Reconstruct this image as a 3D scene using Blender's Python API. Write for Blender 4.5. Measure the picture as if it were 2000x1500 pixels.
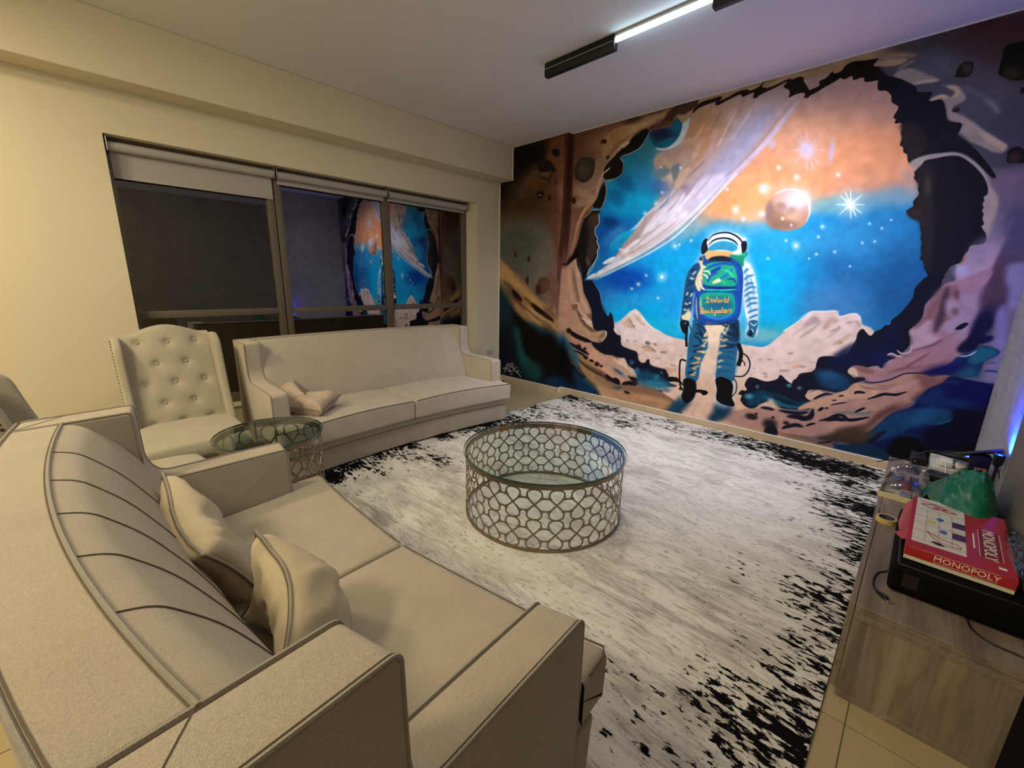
import bpy, bmesh, math, random
import numpy as np
from mathutils import Vector, Matrix, noise
for _o in list(bpy.data.objects): bpy.data.objects.remove(_o, do_unlink=True)
SC = bpy.context.scene; COL = SC.collection
random.seed(7); PI = math.pi
# ---------------------------------------------------------------- camera
cam = bpy.data.cameras.new('camera'); camo = bpy.data.objects.new('camera', cam); COL.objects.link(camo)
_y, _p, _r = math.radians(44.1433), math.radians(-13.5786), math.radians(1.0446)
_f = Vector((-math.sin(_y)*math.cos(_p), math.cos(_y)*math.cos(_p), math.sin(_p)))
_rt = Vector((math.cos(_y), math.sin(_y), 0)); _up = _rt.cross(_f)
_r2 = _rt*math.cos(_r) + _up*math.sin(_r); _u2 = -_rt*math.sin(_r) + _up*math.cos(_r)
camo.matrix_world = Matrix(((_r2.x, _u2.x, -_f.x, 4.4242), (_r2.y, _u2.y, -_f.y, -4.3401), (_r2.z, _u2.z, -_f.z, 1.4048), (0, 0, 0, 1)))
cam.sensor_width = 36; cam.sensor_fit = 'HORIZONTAL'; cam.lens = 825.76/2000*36; cam.clip_start = .02
SC.camera = camo
# ---------------------------------------------------------------- world, lights, exposure
SC.view_settings.view_transform = 'Standard'; SC.view_settings.look = 'None'; SC.view_settings.gamma = 1
SC.view_settings.use_curve_mapping = False; SC.view_settings.exposure = 0.0
W = bpy.data.worlds.new('night'); SC.world = W; W.use_nodes = True
W.node_tree.nodes['Background'].inputs[0].default_value = (.01, .012, .02, 1); W.node_tree.nodes['Background'].inputs[1].default_value = .3
def light(kind, loc, target, power, col, size=.3, size_y=None, spot=None, blend=.6, spread=None):
    l = bpy.data.lights.new('room_light', kind); l.energy = power; l.color = col
    if kind == 'AREA':
        l.size = size
        if size_y: l.shape = 'RECTANGLE'; l.size_y = size_y
        if spread: l.spread = math.radians(spread)
    else: l.shadow_soft_size = size
    if kind == 'SPOT': l.spot_size = math.radians(spot); l.spot_blend = blend
    o = bpy.data.objects.new('room_light', l); COL.objects.link(o); o.location = loc
    o.rotation_euler = (Vector(target)-Vector(loc)).to_track_quat('-Z', 'Y').to_euler()
    return o
WARM = (1, .86, .57); COOL = (.84, .88, 1)
# ceiling lamps of the room behind the camera (warm) and the track above the mural (cool), plus added fills
light('AREA', (1.3, -5.6, 3.0), (1.3, -5.6, 0), 50, WARM, .5)
light('AREA', (3.3, -6.2, 3.0), (3.0, -5.6, 0), 50, WARM, .5)
light('POINT', (2.6, -6.0, 2.35), (0, 0, 0), 34, WARM, .12)  # added warm fill, put in to lighten the ceiling
light('AREA', (2.9, -3.3, 3.04), (2.9, -3.3, 0), 20, (1, .93, .80), 1.0)
light('SPOT', (3.45, -1.42, 2.94), (2.85, 0, .85), 205, COOL, .05, spot=115, blend=1)
light('SPOT', (2.4, -1.42, 2.94), (2.6, -1.15, 0), 75, (.88, .90, 1), .05, spot=100, blend=1)  # extra cool downlight added to brighten the rug near the mural
light('SPOT', (4.15, -1.42, 2.94), (3.8, 0, 1.0), 30, (.80, .80, 1), .05, spot=120, blend=1)
# ---------------------------------------------------------------- materials
def srgb(h):
    c = [int(h[i:i+2], 16)/255 for i in (0, 2, 4)]
    return tuple(x/12.92 if x <= .04045 else ((x+.055)/1.055)**2.4 for x in c)+(1,)
def mat(name, col, rough=.6, metal=0., nscale=0, namt=.0, bump=0., bscale=200, spec=.5, trans=0, ior=1.45, emit=None, estr=0, sheen=0, stretch=None, alpha=1):
    m = bpy.data.materials.new(name); m.use_nodes = True; nt = m.node_tree; b = nt.nodes['Principled BSDF']
    c = srgb(col) if isinstance(col, str) else col
    b.inputs['Base Color'].default_value = c; b.inputs['Roughness'].default_value = rough; b.inputs['Metallic'].default_value = metal
    b.inputs['Specular IOR Level'].default_value = spec; b.inputs['Transmission Weight'].default_value = trans; b.inputs['IOR'].default_value = ior; b.inputs['Alpha'].default_value = alpha
    if sheen: b.inputs['Sheen Weight'].default_value = sheen
    if emit: b.inputs['Emission Color'].default_value = srgb(emit); b.inputs['Emission Strength'].default_value = estr
    tc = nt.nodes.new('ShaderNodeTexCoord'); vec = tc.outputs['Object']
    if stretch:
        mp = nt.nodes.new('ShaderNodeMapping'); mp.inputs['Scale'].default_value = stretch; nt.links.new(vec, mp.inputs[0]); vec = mp.outputs[0]
    if namt:
        n = nt.nodes.new('ShaderNodeTexNoise'); n.inputs['Scale'].default_value = nscale; n.inputs['Detail'].default_value = 6; nt.links.new(vec, n.inputs['Vector'])
        r = nt.nodes.new('ShaderNodeMapRange'); r.inputs[3].default_value = 1-namt; r.inputs[4].default_value = 1+namt; r.inputs[1].default_value = .3; r.inputs[2].default_value = .7; nt.links.new(n.outputs[0], r.inputs[0])
        v = nt.nodes.new('ShaderNodeVectorMath'); v.operation = 'SCALE'; v.inputs[0].default_value = c[:3]; nt.links.new(r.outputs[0], v.inputs['Scale']); nt.links.new(v.outputs[0], b.inputs['Base Color'])
    if bump:
        n2 = nt.nodes.new('ShaderNodeTexNoise'); n2.inputs['Scale'].default_value = bscale; n2.inputs['Detail'].default_value = 4; nt.links.new(vec, n2.inputs['Vector'])
        bp = nt.nodes.new('ShaderNodeBump'); bp.inputs['Strength'].default_value = bump; bp.inputs['Distance'].default_value = .002; nt.links.new(n2.outputs[0], bp.inputs['Height']); nt.links.new(bp.outputs[0], b.inputs['Normal'])
    return m
def fabric_mat(name, col, weave=420):
    """twill-like woven cloth: fine diagonal bump, mottled colour"""
    m = mat(name, col, .92, nscale=7, namt=.05, spec=.15, sheen=.25); nt = m.node_tree; b = nt.nodes['Principled BSDF']
    tc = nt.nodes.new('ShaderNodeTexCoord'); w = nt.nodes.new('ShaderNodeTexWave'); w.bands_direction = 'DIAGONAL'
    w.inputs['Scale'].default_value = weave*.55; w.inputs['Distortion'].default_value = 5.; w.inputs['Detail'].default_value = 2; w.inputs['Detail Scale'].default_value = 2
    nt.links.new(tc.outputs['Object'], w.inputs['Vector'])
    n = nt.nodes.new('ShaderNodeTexNoise'); n.inputs['Scale'].default_value = 420; n.inputs['Detail'].default_value = 3; nt.links.new(tc.outputs['Object'], n.inputs['Vector'])
    a = nt.nodes.new('ShaderNodeMath'); a.operation = 'ADD'; nt.links.new(w.outputs['Fac'], a.inputs[0]); nt.links.new(n.outputs[0], a.inputs[1])
    bp = nt.nodes.new('ShaderNodeBump'); bp.inputs['Strength'].default_value = .45; bp.inputs['Distance'].default_value = .0012
    nt.links.new(a.outputs[0], bp.inputs['Height']); nt.links.new(bp.outputs[0], b.inputs['Normal'])
    # fine salt-and-pepper thread colour
    src = b.inputs['Base Color'].links[0].from_socket
    n3 = nt.nodes.new('ShaderNodeTexNoise'); n3.inputs['Scale'].default_value = 480; n3.inputs['Detail'].default_value = 2; nt.links.new(tc.outputs['Object'], n3.inputs['Vector'])
    r = nt.nodes.new('ShaderNodeMapRange'); r.inputs[1].default_value = .35; r.inputs[2].default_value = .65; r.inputs[3].default_value = .88; r.inputs[4].default_value = 1.1; nt.links.new(n3.outputs[0], r.inputs[0])
    v = nt.nodes.new('ShaderNodeVectorMath'); v.operation = 'SCALE'; nt.links.new(src, v.inputs[0]); nt.links.new(r.outputs[0], v.inputs['Scale']); nt.links.new(v.outputs[0], b.inputs['Base Color'])
    return m
def wood_mat(name, axis='Z'):
    m = mat(name, '8A7866', .5, spec=.35); nt = m.node_tree; b = nt.nodes['Principled BSDF']
    tc = nt.nodes.new('ShaderNodeTexCoord'); mp = nt.nodes.new('ShaderNodeMapping')
    mp.inputs['Scale'].default_value = {'Z': (9, 9, .9), 'Y': (9, .9, 9), 'X': (.9, 9, 9)}[axis]; nt.links.new(tc.outputs['Object'], mp.inputs[0])
    n = nt.nodes.new('ShaderNodeTexNoise'); n.inputs['Scale'].default_value = 1.3; n.inputs['Detail'].default_value = 6; n.inputs['Distortion'].default_value = .35; nt.links.new(mp.outputs[0], n.inputs['Vector'])
    cr = nt.nodes.new('ShaderNodeValToRGB'); e = cr.color_ramp.elements
    e[0].position = .3; e[0].color = srgb('5F5145'); e[1].position = .72; e[1].color = srgb('948473')
    for p, c in ((.42, '73655A'), (.5, '857668'), (.56, '796A5B'), (.63, '8D7D6C')): x = e.new(p); x.color = srgb(c)
    nt.links.new(n.outputs[0], cr.inputs[0])
    mp2 = nt.nodes.new('ShaderNodeMapping'); mp2.inputs['Scale'].default_value = {'Z': (130, 130, 3), 'Y': (130, 3, 130), 'X': (3, 130, 130)}[axis]; nt.links.new(tc.outputs['Object'], mp2.inputs[0])
    n2 = nt.nodes.new('ShaderNodeTexNoise'); n2.inputs['Scale'].default_value = 1.; n2.inputs['Detail'].default_value = 3; nt.links.new(mp2.outputs[0], n2.inputs['Vector'])
    r = nt.nodes.new('ShaderNodeMapRange'); r.inputs[3].default_value = .8; r.inputs[4].default_value = 1.18; nt.links.new(n2.outputs[0], r.inputs[0])
    v = nt.nodes.new('ShaderNodeVectorMath'); v.operation = 'SCALE'; nt.links.new(cr.outputs[0], v.inputs[0]); nt.links.new(r.outputs[0], v.inputs['Scale']); nt.links.new(v.outputs[0], b.inputs['Base Color'])
    return m
def emis(name, col, s):
    m = bpy.data.materials.new(name); m.use_nodes = True; nt = m.node_tree; nt.nodes.clear()
    e = nt.nodes.new('ShaderNodeEmission'); o = nt.nodes.new('ShaderNodeOutputMaterial'); e.inputs[0].default_value = col; e.inputs[1].default_value = s; nt.links.new(e.outputs[0], o.inputs[0]); return m
M = {}
M['wall'] = mat('cream_wall_paint', 'D6CDB2', .75, nscale=1.2, namt=.02, bump=.25, bscale=90, spec=.25)
M['ceil'] = mat('ceiling_paint', 'E2DEDC', .8, nscale=1, namt=.02, bump=.2, bscale=70, spec=.2)
M['tile'] = mat('beige_floor_tile', 'A5946F', .32, nscale=2.5, namt=.06, spec=.45)
M['grout'] = mat('brown_grout', '6B5A40', .9)
M['skirt'] = mat('beige_skirting_tile', 'BFA988', .4, nscale=3, namt=.05)
M['white'] = mat('white_grout_bead', 'E4E0D8', .6)
M['fab'] = fabric_mat('beige_sofa_cloth', 'ACA08C')
M['fab2'] = fabric_mat('pale_beige_sofa_cloth', 'B9AD9D')
M['pipe'] = fabric_mat('beige_piping_cloth', '989082')
M['pipe_d'] = mat('dark_seam_piping', '6A5A4A', .9, nscale=40, namt=.1)
M['chairfab'] = fabric_mat('linen_chair_cloth', 'ACA490', 300)
M['pillow'] = fabric_mat('ribbed_pillow_cloth', 'B9AA8C', 240)
M['pillow2'] = fabric_mat('pinkish_pillow_cloth', 'BFAB98', 300)
M['dark'] = mat('black_void_cloth', '14110E', .95)
M['darkwood'] = mat('dark_wood', '3A241A', .45, nscale=20, namt=.2)
M['metal'] = mat('brushed_champagne_metal', '8A7C68', .38, metal=.9, nscale=60, namt=.12)
M['silver'] = mat('silver_metal', 'B9B4A6', .3, metal=.95, nscale=60, namt=.08)
M['frame'] = mat('bronze_aluminium', '6A6152', .5, metal=.2, nscale=50, namt=.05)
M['blind'] = mat('grey_blind_cloth', 'A7A29C', .85, nscale=200, namt=.04, bump=.2, bscale=500)
M['steel'] = mat('bright_steel', 'D5D2CC', .25, metal=1, nscale=30, namt=.05)
M['black'] = mat('black_plastic', '0E0D0D', .45, nscale=30, namt=.2)
M['blackcloth'] = mat('black_speaker_carpet', '0B0A0A', .9, nscale=200, namt=.3, bump=.3, bscale=700, spec=.12)
M['cable'] = mat('black_cable_rubber', '14100E', .5, nscale=50, namt=.1)
M['whitep'] = mat('white_plastic', 'D9D4C2', .4, nscale=40, namt=.03)
M['greyp'] = mat('light_grey_plastic', 'B8B6A6', .45, nscale=40, namt=.04)
M['wood'] = wood_mat('grey_oak_laminate_upright', 'Z'); M['woody'] = wood_mat('grey_oak_laminate_long', 'Y')
M['wallr'] = None
def glass_mat(name, tint, refl, rough=.0, boost=1.0):
    """thin clear sheet: tinted transparency with a Schlick reflection that holds from both sides"""
    m = bpy.data.materials.new(name); m.use_nodes = True; nt = m.node_tree; nt.nodes.clear(); o = nt.nodes.new('ShaderNodeOutputMaterial')
    t = nt.nodes.new('ShaderNodeBsdfTransparent'); t.inputs[0].default_value = tint; g = nt.nodes.new('ShaderNodeBsdfGlossy'); g.inputs['Roughness'].default_value = rough
    lw = nt.nodes.new('ShaderNodeLayerWeight'); lw.inputs[0].default_value = .5
    p = nt.nodes.new('ShaderNodeMath'); p.operation = 'POWER'; p.inputs[1].default_value = 4.; nt.links.new(lw.outputs['Facing'], p.inputs[0])
    a = nt.nodes.new('ShaderNodeMath'); a.operation = 'MULTIPLY_ADD'; a.inputs[1].default_value = .8*boost; a.inputs[2].default_value = refl+.04; nt.links.new(p.outputs[0], a.inputs[0])
    mx = nt.nodes.new('ShaderNodeMixShader'); nt.links.new(a.outputs[0], mx.inputs[0]); nt.links.new(t.outputs[0], mx.inputs[1]); nt.links.new(g.outputs[0], mx.inputs[2]); nt.links.new(mx.outputs[0], o.inputs[0]); return m
M['tableglass'] = glass_mat('clear_table_glass', (.90, .95, .92, 1), .0)
M['greenglass'] = glass_mat('greenish_table_glass', (.76, .85, .78, 1), .0)
M['glassedge'] = mat('green_glass_edge', '2F4A42', .15, spec=.8, nscale=10, namt=.1)
M['winglass'] = glass_mat('night_window_glass', (.2, .2, .22, 1), .24)
M['clearp'] = glass_mat('clear_plastic_film', (.86, .86, .88, 1), .05, .12)
# ---------------------------------------------------------------- mesh helpers
def tag(o, label=None, cat=None, group=None, kind=None):
    for k, v in (('label', label), ('category', cat), ('group', group), ('kind', kind)):
        if v: o[k] = v
    return o
def finish(name, bm, m, parent=None, smooth=40):
    bmesh.ops.recalc_face_normals(bm, faces=bm.faces)
    if smooth:
        lim = math.radians(smooth)
        for f in bm.faces: f.smooth = True
        for e in bm.edges: e.smooth = not (len(e.link_faces) == 2 and e.calc_face_angle(0) > lim)
    me = bpy.data.meshes.new(name); bm.to_mesh(me); bm.free()
    if m: me.materials.append(m)
    o = bpy.data.objects.new(name, me); COL.objects.link(o)
    if parent: o.parent = parent
    return o
def empty(name, loc=(0, 0, 0), rz=0, label=None, cat=None, group=None):
    o = bpy.data.objects.new(name, None); COL.objects.link(o); o.location = loc; o.rotation_euler = (0, 0, rz); o.empty_display_size = .1
    return tag(o, label, cat, group)
def bm_box(bm, x0, x1, y0, y1, z0, z1):
    v = [bm.verts.new(p) for p in ((x0,y0,z0),(x1,y0,z0),(x1,y1,z0),(x0,y1,z0),(x0,y0,z1),(x1,y0,z1),(x1,y1,z1),(x0,y1,z1))]
    for f in ((0,3,2,1),(4,5,6,7),(0,1,5,4),(1,2,6,5),(2,3,7,6),(3,0,4,7)): bm.faces.new([v[i] for i in f])
    return v
def box(name, b, m, parent=None, bev=0, seg=2):
    bm = bmesh.new(); bm_box(bm, *b)
    if bev: bmesh.ops.bevel(bm, geom=bm.edges[:], offset=bev, segments=seg, affect='EDGES', profile=.6)
    return finish(name, bm, m, parent, 40 if bev else 0)
def rounded(pts, r, n=4):
    out = []; m = len(pts)
    rr = r if isinstance(r, (list, tuple)) else [r]*m
    for i in range(m):
        p = Vector(pts[i]).to_2d(); a = Vector(pts[i-1]).to_2d(); c = Vector(pts[(i+1) % m]).to_2d()
        d = min(rr[i], (a-p).length*.49, (c-p).length*.49)
        if d < 1e-5: out.append(tuple(p)); continue
        s = p+(a-p).normalized()*d; e = p+(c-p).normalized()*d
        for k in range(n+1):
            t = k/n; out.append(tuple((1-t)**2*s+2*t*(1-t)*p+t*t*e))
    return out
def inset(pts, d):
    m = len(pts); area = sum(pts[i-1][0]*pts[i][1]-pts[i][0]*pts[i-1][1] for i in range(m)); s = 1 if area > 0 else -1; out = []
    for i in range(m):
        a, p, c = Vector(pts[i-1]), Vector(pts[i]), Vector(pts[(i+1) % m]); e1 = (p-a); e2 = (c-p)
        e1 = e1.normalized() if e1.length > 1e-9 else e2.normalized(); e2 = e2.normalized() if e2.length > 1e-9 else e1
        n = Vector((-e1.y-e2.y, e1.x+e2.x))*s; n = n.normalized() if n.length > 1e-9 else Vector((0, 0)); out.append((p.x+n.x*d, p.y+n.y*d))
    return out
def loft(slices, fn):
    """slices: list of (param, [(a,b)...]); fn(param,a,b)->3D"""
    bm = bmesh.new(); rings = [[bm.verts.new(fn(s, a, b)) for a, b in pr] for s, pr in slices]
    for r0, r1 in zip(rings, rings[1:]):
        m = len(r0)
        for i in range(m): bm.faces.new((r0[i-1], r0[i], r1[i], r1[i-1]))
    bm.faces.new(rings[0]); bm.faces.new(rings[-1][::-1])
    return bm
def pill(prof, x0, x1, r, n, fn, profs=None, cr=0):
    """profile extruded from x0 to x1 with rounded end caps"""
    S = []
    for k in range(4):
        a = k/3*PI/2; S.append((x0+r*(1-math.sin(a)), inset(prof, r*(1-math.cos(a)))))
    S = [(x0+r*(1-math.sin(k/3*PI/2)), inset(prof, r*(1-math.cos(PI/2-k/3*PI/2)) if 0 else r*(1-math.sin(k/3*PI/2)*1.0) if 0 else r*(1-math.sqrt(max(0, 1-(1-math.sin(k/3*PI/2))**2))))) for k in range(3, -1, -1)]
    S = []
    for k in range(4):
        t = k/3; xx = x0+r*(1-math.cos(t*PI/2)); S.append((xx, inset(prof, r*(1-math.sin(t*PI/2)))))
    E = [(x1-(s-x0), p) for s, p in S][::-1]
    mid = [(x0+r+(x1-x0-2*r)*i/n, prof) for i in range(1, n)]
    return loft(S+mid+E, fn)
def tube_bm(bm, path, r, n=7, cap=True):
    P = [Vector(p) for p in path]; rings = []; up = None
    for i, p in enumerate(P):
        d = (P[min(i+1, len(P)-1)]-P[max(i-1, 0)]);
        if d.length < 1e-9: d = Vector((0, 0, 1))
        d.normalize()
        if up is None: up = Vector((0, 0, 1)) if abs(d.z) < .9 else Vector((1, 0, 0))
        s = d.cross(up)
        if s.length < 1e-4: s = d.orthogonal()
        s.normalize(); up = s.cross(d).normalized(); rr = r[i] if isinstance(r, (list, tuple)) else r
        rings.append([bm.verts.new(p+s*math.cos(2*PI*k/n)*rr+up*math.sin(2*PI*k/n)*rr) for k in range(n)])
    for a, b in zip(rings, rings[1:]):
        for k in range(n): bm.faces.new((a[k-1], a[k], b[k], b[k-1]))
    if cap and len(rings) > 1: bm.faces.new(rings[0][::-1]); bm.faces.new(rings[-1])
def tube(name, path, r, m, parent=None, n=7):
    bm = bmesh.new(); tube_bm(bm, path, r, n); return finish(name, bm, m, parent)
def curve3(pts, n=8):
    P = [Vector(p) for p in pts]; out = []
    for i in range(len(P)-1):
        a, b, c, d = P[max(i-1, 0)], P[i], P[i+1], P[min(i+2, len(P)-1)]
        for k in range(n):
            t = k/n; out.append(.5*((2*b)+(c-a)*t+(2*a-5*b+4*c-d)*t*t+(3*b-a-3*c+d)*t**3))
    out.append(P[-1]); return out
def disc_stack(name, prof, m, parent=None, n=64, c=(0, 0)):
    """lathe: prof list of (r,z)"""
    bm = bmesh.new(); rings = []
    for r, z in prof:
        rings.append([bm.verts.new((c[0]+r*math.cos(2*PI*k/n), c[1]+r*math.sin(2*PI*k/n), z)) for k in range(n)] if r > 1e-6 else [bm.verts.new((c[0], c[1], z))])
    for a, b in zip(rings, rings[1:]):
        for k in range(n):
            q = [a[k-1] if len(a) > 1 else a[0], a[k] if len(a) > 1 else None, b[k] if len(b) > 1 else b[0], b[k-1] if len(b) > 1 else None]
            q = [v for v in q if v is not None]
            if len(q) >= 3: bm.faces.new(q)
    return finish(name, bm, m, parent, 35)
def ring_band(name, r0, r1, z0, z1, m, parent, n=72):
    return disc_stack(name, [(r0, z0), (r1, z0), (r1, z1), (r0, z1), (r0, z0)], m, parent, n)
# ================================================================ ROOM
WX, HZ, BACK = 4.826, 3.08, -8.0
YW1, YW2, ZW0, ZW1 = -4.005, -.487, .24, 2.384          # window opening
# floor with separate tiles
fl = box('floor', (-.3, WX+.3, BACK, .3, -.05, -.002), M['grout']); tag(fl, kind='structure')
tm = None
T = .60
for i in range(-8, 2):
    for j in range(-9, 6):
        x0 = 4.463+i*T; y0 = -2.769+j*T; x1, y1 = x0+T, y0+T
        x0, x1, y0, y1 = max(x0, 0), min(x1, WX), max(y0, BACK), min(y1, 0)
        if x1-x0 < .02 or y1-y0 < .02: continue
        full = abs(x1-x0-T) < 1e-6 and abs(y1-y0-T) < 1e-6
        if full and tm:
            o = bpy.data.objects.new('tile', tm); COL.objects.link(o); o.parent = fl; o.location = (x0, y0, 0)
        elif full:
            o = box('tile', (.002, T-.002, .002, T-.002, -.004, 0), M['tile'], fl); tm = o.data; o.location = (x0, y0, 0)
        else: box('tile', (x0+.002, x1-.002, y0+.002, y1-.002, -.004, 0), M['tile'], fl)
tag(box('ceiling', (-.3, WX+.3, BACK, .3, HZ, HZ+.1), M['ceil']), kind='structure')
# window wall with opening and the beam above
bm = bmesh.new(); Y0, Y1 = BACK, .0
for b in ((-.24, 0, Y0, YW1, 0, HZ), (-.24, 0, YW2, Y1, 0, HZ), (-.24, 0, YW1, YW2, 0, ZW0), (-.24, 0, YW1, YW2, ZW1, HZ)): bm_box(bm, *b)
tag(finish('wall_left', bm, M['wall'], None, 0), kind='structure')
tag(box('trim_1', (.001, .234, BACK, -.081, 2.6846, HZ), M['wall'], None, .004, 1), kind='structure')     # ceiling beam
tag(box('trim_2', (-.235, .012, YW1, YW2, ZW0-.001, ZW0+.016), M['wall'], None, .004, 1), kind='structure')   # sill
# mural wall and the slightly proud pier at its window end
tag(box('wall_far', (-.24, WX+.2, .001, .2, 0, HZ), M['wall']), kind='structure')
XC = 1.112; PR = .08
tag(box('trim_3', (0, XC, -PR+.003, 0, 0, HZ), M['wall']), kind='structure')           # pier
tag(box('wall_back', (-.24, WX+.2, BACK-.1, BACK, 0, HZ), M['wall']), kind='structure')
# white edge where window wall meets mural
tag(box('trim_4', (.0005, .012, -PR-.012, -PR-.0005, .0, 2.683), M['white']), kind='structure')
tag(box('trim_5', (.2345, .246, -PR-.006, -PR-.0005, 2.6846, HZ), M['white']), kind='structure')
# right wall : white slate-brick wallpaper
mr = mat('white_brick_wallpaper', 'C4C2CC', .7, spec=.25); nt = mr.node_tree; b = nt.nodes['Principled BSDF']
tc = nt.nodes.new('ShaderNodeTexCoord'); mp = nt.nodes.new('ShaderNodeMapping'); mp.inputs['Rotation'].default_value = (0, PI/2, PI/2); nt.links.new(tc.outputs['Object'], mp.inputs[0])
sx = nt.nodes.new('ShaderNodeSeparateXYZ'); cx = nt.nodes.new('ShaderNodeCombineXYZ'); nt.links.new(tc.outputs['Object'], sx.inputs[0]); nt.links.new(sx.outputs[1], cx.inputs[0]); nt.links.new(sx.outputs[2], cx.inputs[1])
bt = nt.nodes.new('ShaderNodeTexBrick'); bt.inputs['Scale'].default_value = 2.4; bt.inputs['Mortar Size'].default_value = .006; bt.inputs['Color1'].default_value = srgb('B2B0BA'); bt.inputs['Color2'].default_value = srgb('A8A6B0'); bt.inputs['Mortar'].default_value = srgb('9C9AA4'); nt.links.new(cx.outputs[0], bt.inputs['Vector'])
nn = nt.nodes.new('ShaderNodeTexNoise'); nn.inputs['Scale'].default_value = 9; nn.inputs['Detail'].default_value = 8; nn.inputs['Distortion'].default_value = 1.5; nt.links.new(tc.outputs['Object'], nn.inputs[0])
rr = nt.nodes.new('ShaderNodeMapRange'); rr.inputs[1].default_value = .42; rr.inputs[2].default_value = .5; rr.inputs[3].default_value = .86; rr.inputs[4].default_value = 1; nt.links.new(nn.outputs[0], rr.inputs[0])
vm = nt.nodes.new('ShaderNodeVectorMath'); vm.operation = 'SCALE'; nt.links.new(bt.outputs[0], vm.inputs[0]); nt.links.new(rr.outputs[0], vm.inputs['Scale']); nt.links.new(vm.outputs[0], b.inputs['Base Color'])
bp = nt.nodes.new('ShaderNodeBump'); bp.inputs['Strength'].default_value = .4; bp.inputs['Distance'].default_value = .004; nt.links.new(bt.outputs['Fac'], bp.inputs['Height']); bp.invert = True; nt.links.new(bp.outputs[0], b.inputs['Normal'])
tag(box('wall_right', (WX, WX+.2, BACK, .0, 0, HZ), mr), kind='structure')
# skirting tiles
bb = box('baseboard_far', (XC, WX, -.009, -.0005, 0, .066), M['grout']); tag(bb, kind='structure')
x = XC+.0005
while x < WX:
    box('tile', (x+.001, min(x+.6, WX)-.001, -.012, -.009, 0, .0655), M['skirt'], bb); x += .6
box('bead', (XC, WX, -.013, -.0045, .066, .0735), M['white'], bb)
b2 = box('baseboard_pier', (.012, XC, -PR-.009, -PR-.0005, 0, .066), M['grout']); tag(b2, kind='structure')
for x in (.012, .55): box('tile', (x+.001, (.55 if x < .5 else XC)-.001, -PR-.012, -PR-.009, 0, .0655), M['skirt'], b2)
box('bead', (.012, XC+.008, -PR-.013, -PR-.0045, .066, .0735), M['white'], b2)
b3 = box('baseboard_left', (.0005, .009, BACK, -PR-.02, 0, .066), M['grout']); tag(b3, kind='structure')
y = BACK+.02
while y < -.6:
    box('tile', (.009, .012, y+.001, min(y+.6, -PR-.02)-.001, 0, .0655), M['skirt'], b3); y += .6
tag(box('trim_6', (XC, WX, -.010, -.0005, HZ-.008, HZ-.0005), M['white']), kind='structure')
# cladding panel on the right wall (carries the television) with a blue light strip behind its edge
mp_ = mat('grey_marble_panel', '7C7872', .5, nscale=5, namt=.14, spec=.3)
tag(box('wall_panel', (4.806, 4.8255, -6.2, -1.42, .42, 2.75), mp_), 'grey marbled cladding panel on the right wall beside the blue glow', 'wall panel')
ls = empty('uplight', (4.797, -1.235, .3745), 0, 'small blue uplight behind the tablet washing the right wall with blue', 'lamp')
disc_stack('base', [(0, 0), (.024, 0), (.024, .008), (.008, .012), (.006, .17), (0, .17)], M['black'], ls, 20)
disc_stack('cup', [(.006, .17), (.020, .195), (.022, .24), (.019, .24), (.017, .202), (0, .198)], M['black'], ls, 20); disc_stack('bulb', [(0, .199), (.015, .203), (.016, .232), (0, .238)], emis('blue_bulb', (.01, .06, 1, 1), 60), ls, 20)
light('SPOT', (4.797, -1.235, .625), (4.86, -1.12, 1.1), 48, (.004, .05, 1), .014, spot=150, blend=1)
# ---------------------------------------------------------------- window frames, panes, blinds
w = empty('window_1', (-.12, 0, 0)); tag(w, kind='structure')
ya, yb, za, zb = YW1, YW2, ZW0+.017, ZW1
box('frame', (-.06, 0, ya, -3.972, za, zb), M['frame'], w, .003); box('frame', (-.06, 0, -.64, -.572, za, zb), M['frame'], w, .003)
box('frame', (-.0599, -.0001, -3.972, -.64, zb-.07, zb), M['frame'], w, .003); box('frame', (-.0599, -.0001, -3.972, -.64, za, za+.085), M['frame'], w, .003)
box('mullion', (-.0599, .004, -2.94, -2.882, za+.085, zb-.07), M['frame'], w, .003); box('mullion', (-.0599, .004, -2.872, -2.815, za+.085, zb-.07), M['frame'], w, .003); box('mullion', (-.06, -.004, -2.882, -2.872, za+.085, zb-.07), M['black'], w)
box('mullion', (-.0599, .002, -1.769, -1.682, za+.085, zb-.07), M['frame'], w, .003)
for y0, y1 in ((-3.972, -2.94), (-2.815, -1.769), (-1.682, -.64)):
    box('transom', (-.0598, -.002, y0, y1, 1.06, 1.118), M['frame'], w, .003)
    for z0, z1 in ((za+.085, 1.06), (1.118, zb-.07)): box('pane', (-.034, -.028, y0, y1, z0, z1), M['winglass'], w)
# white jamb liner on the mural side
jl = box('jamb', (-.19, -.075, -.572, -.5485, za, zb), M['wall'], None, .002, 1); tag(jl, kind='structure'); jl.name = 'trim_7'
tag(box('trim_8', (-.19, -.045, -.548, -.518, za, zb), M['wall'], None, .002, 1), kind='structure')
tag(box('trim_9', (-.19, -.018, -.5175, -.4875, za, zb), M['wall'], None, .002, 1), kind='structure')
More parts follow.
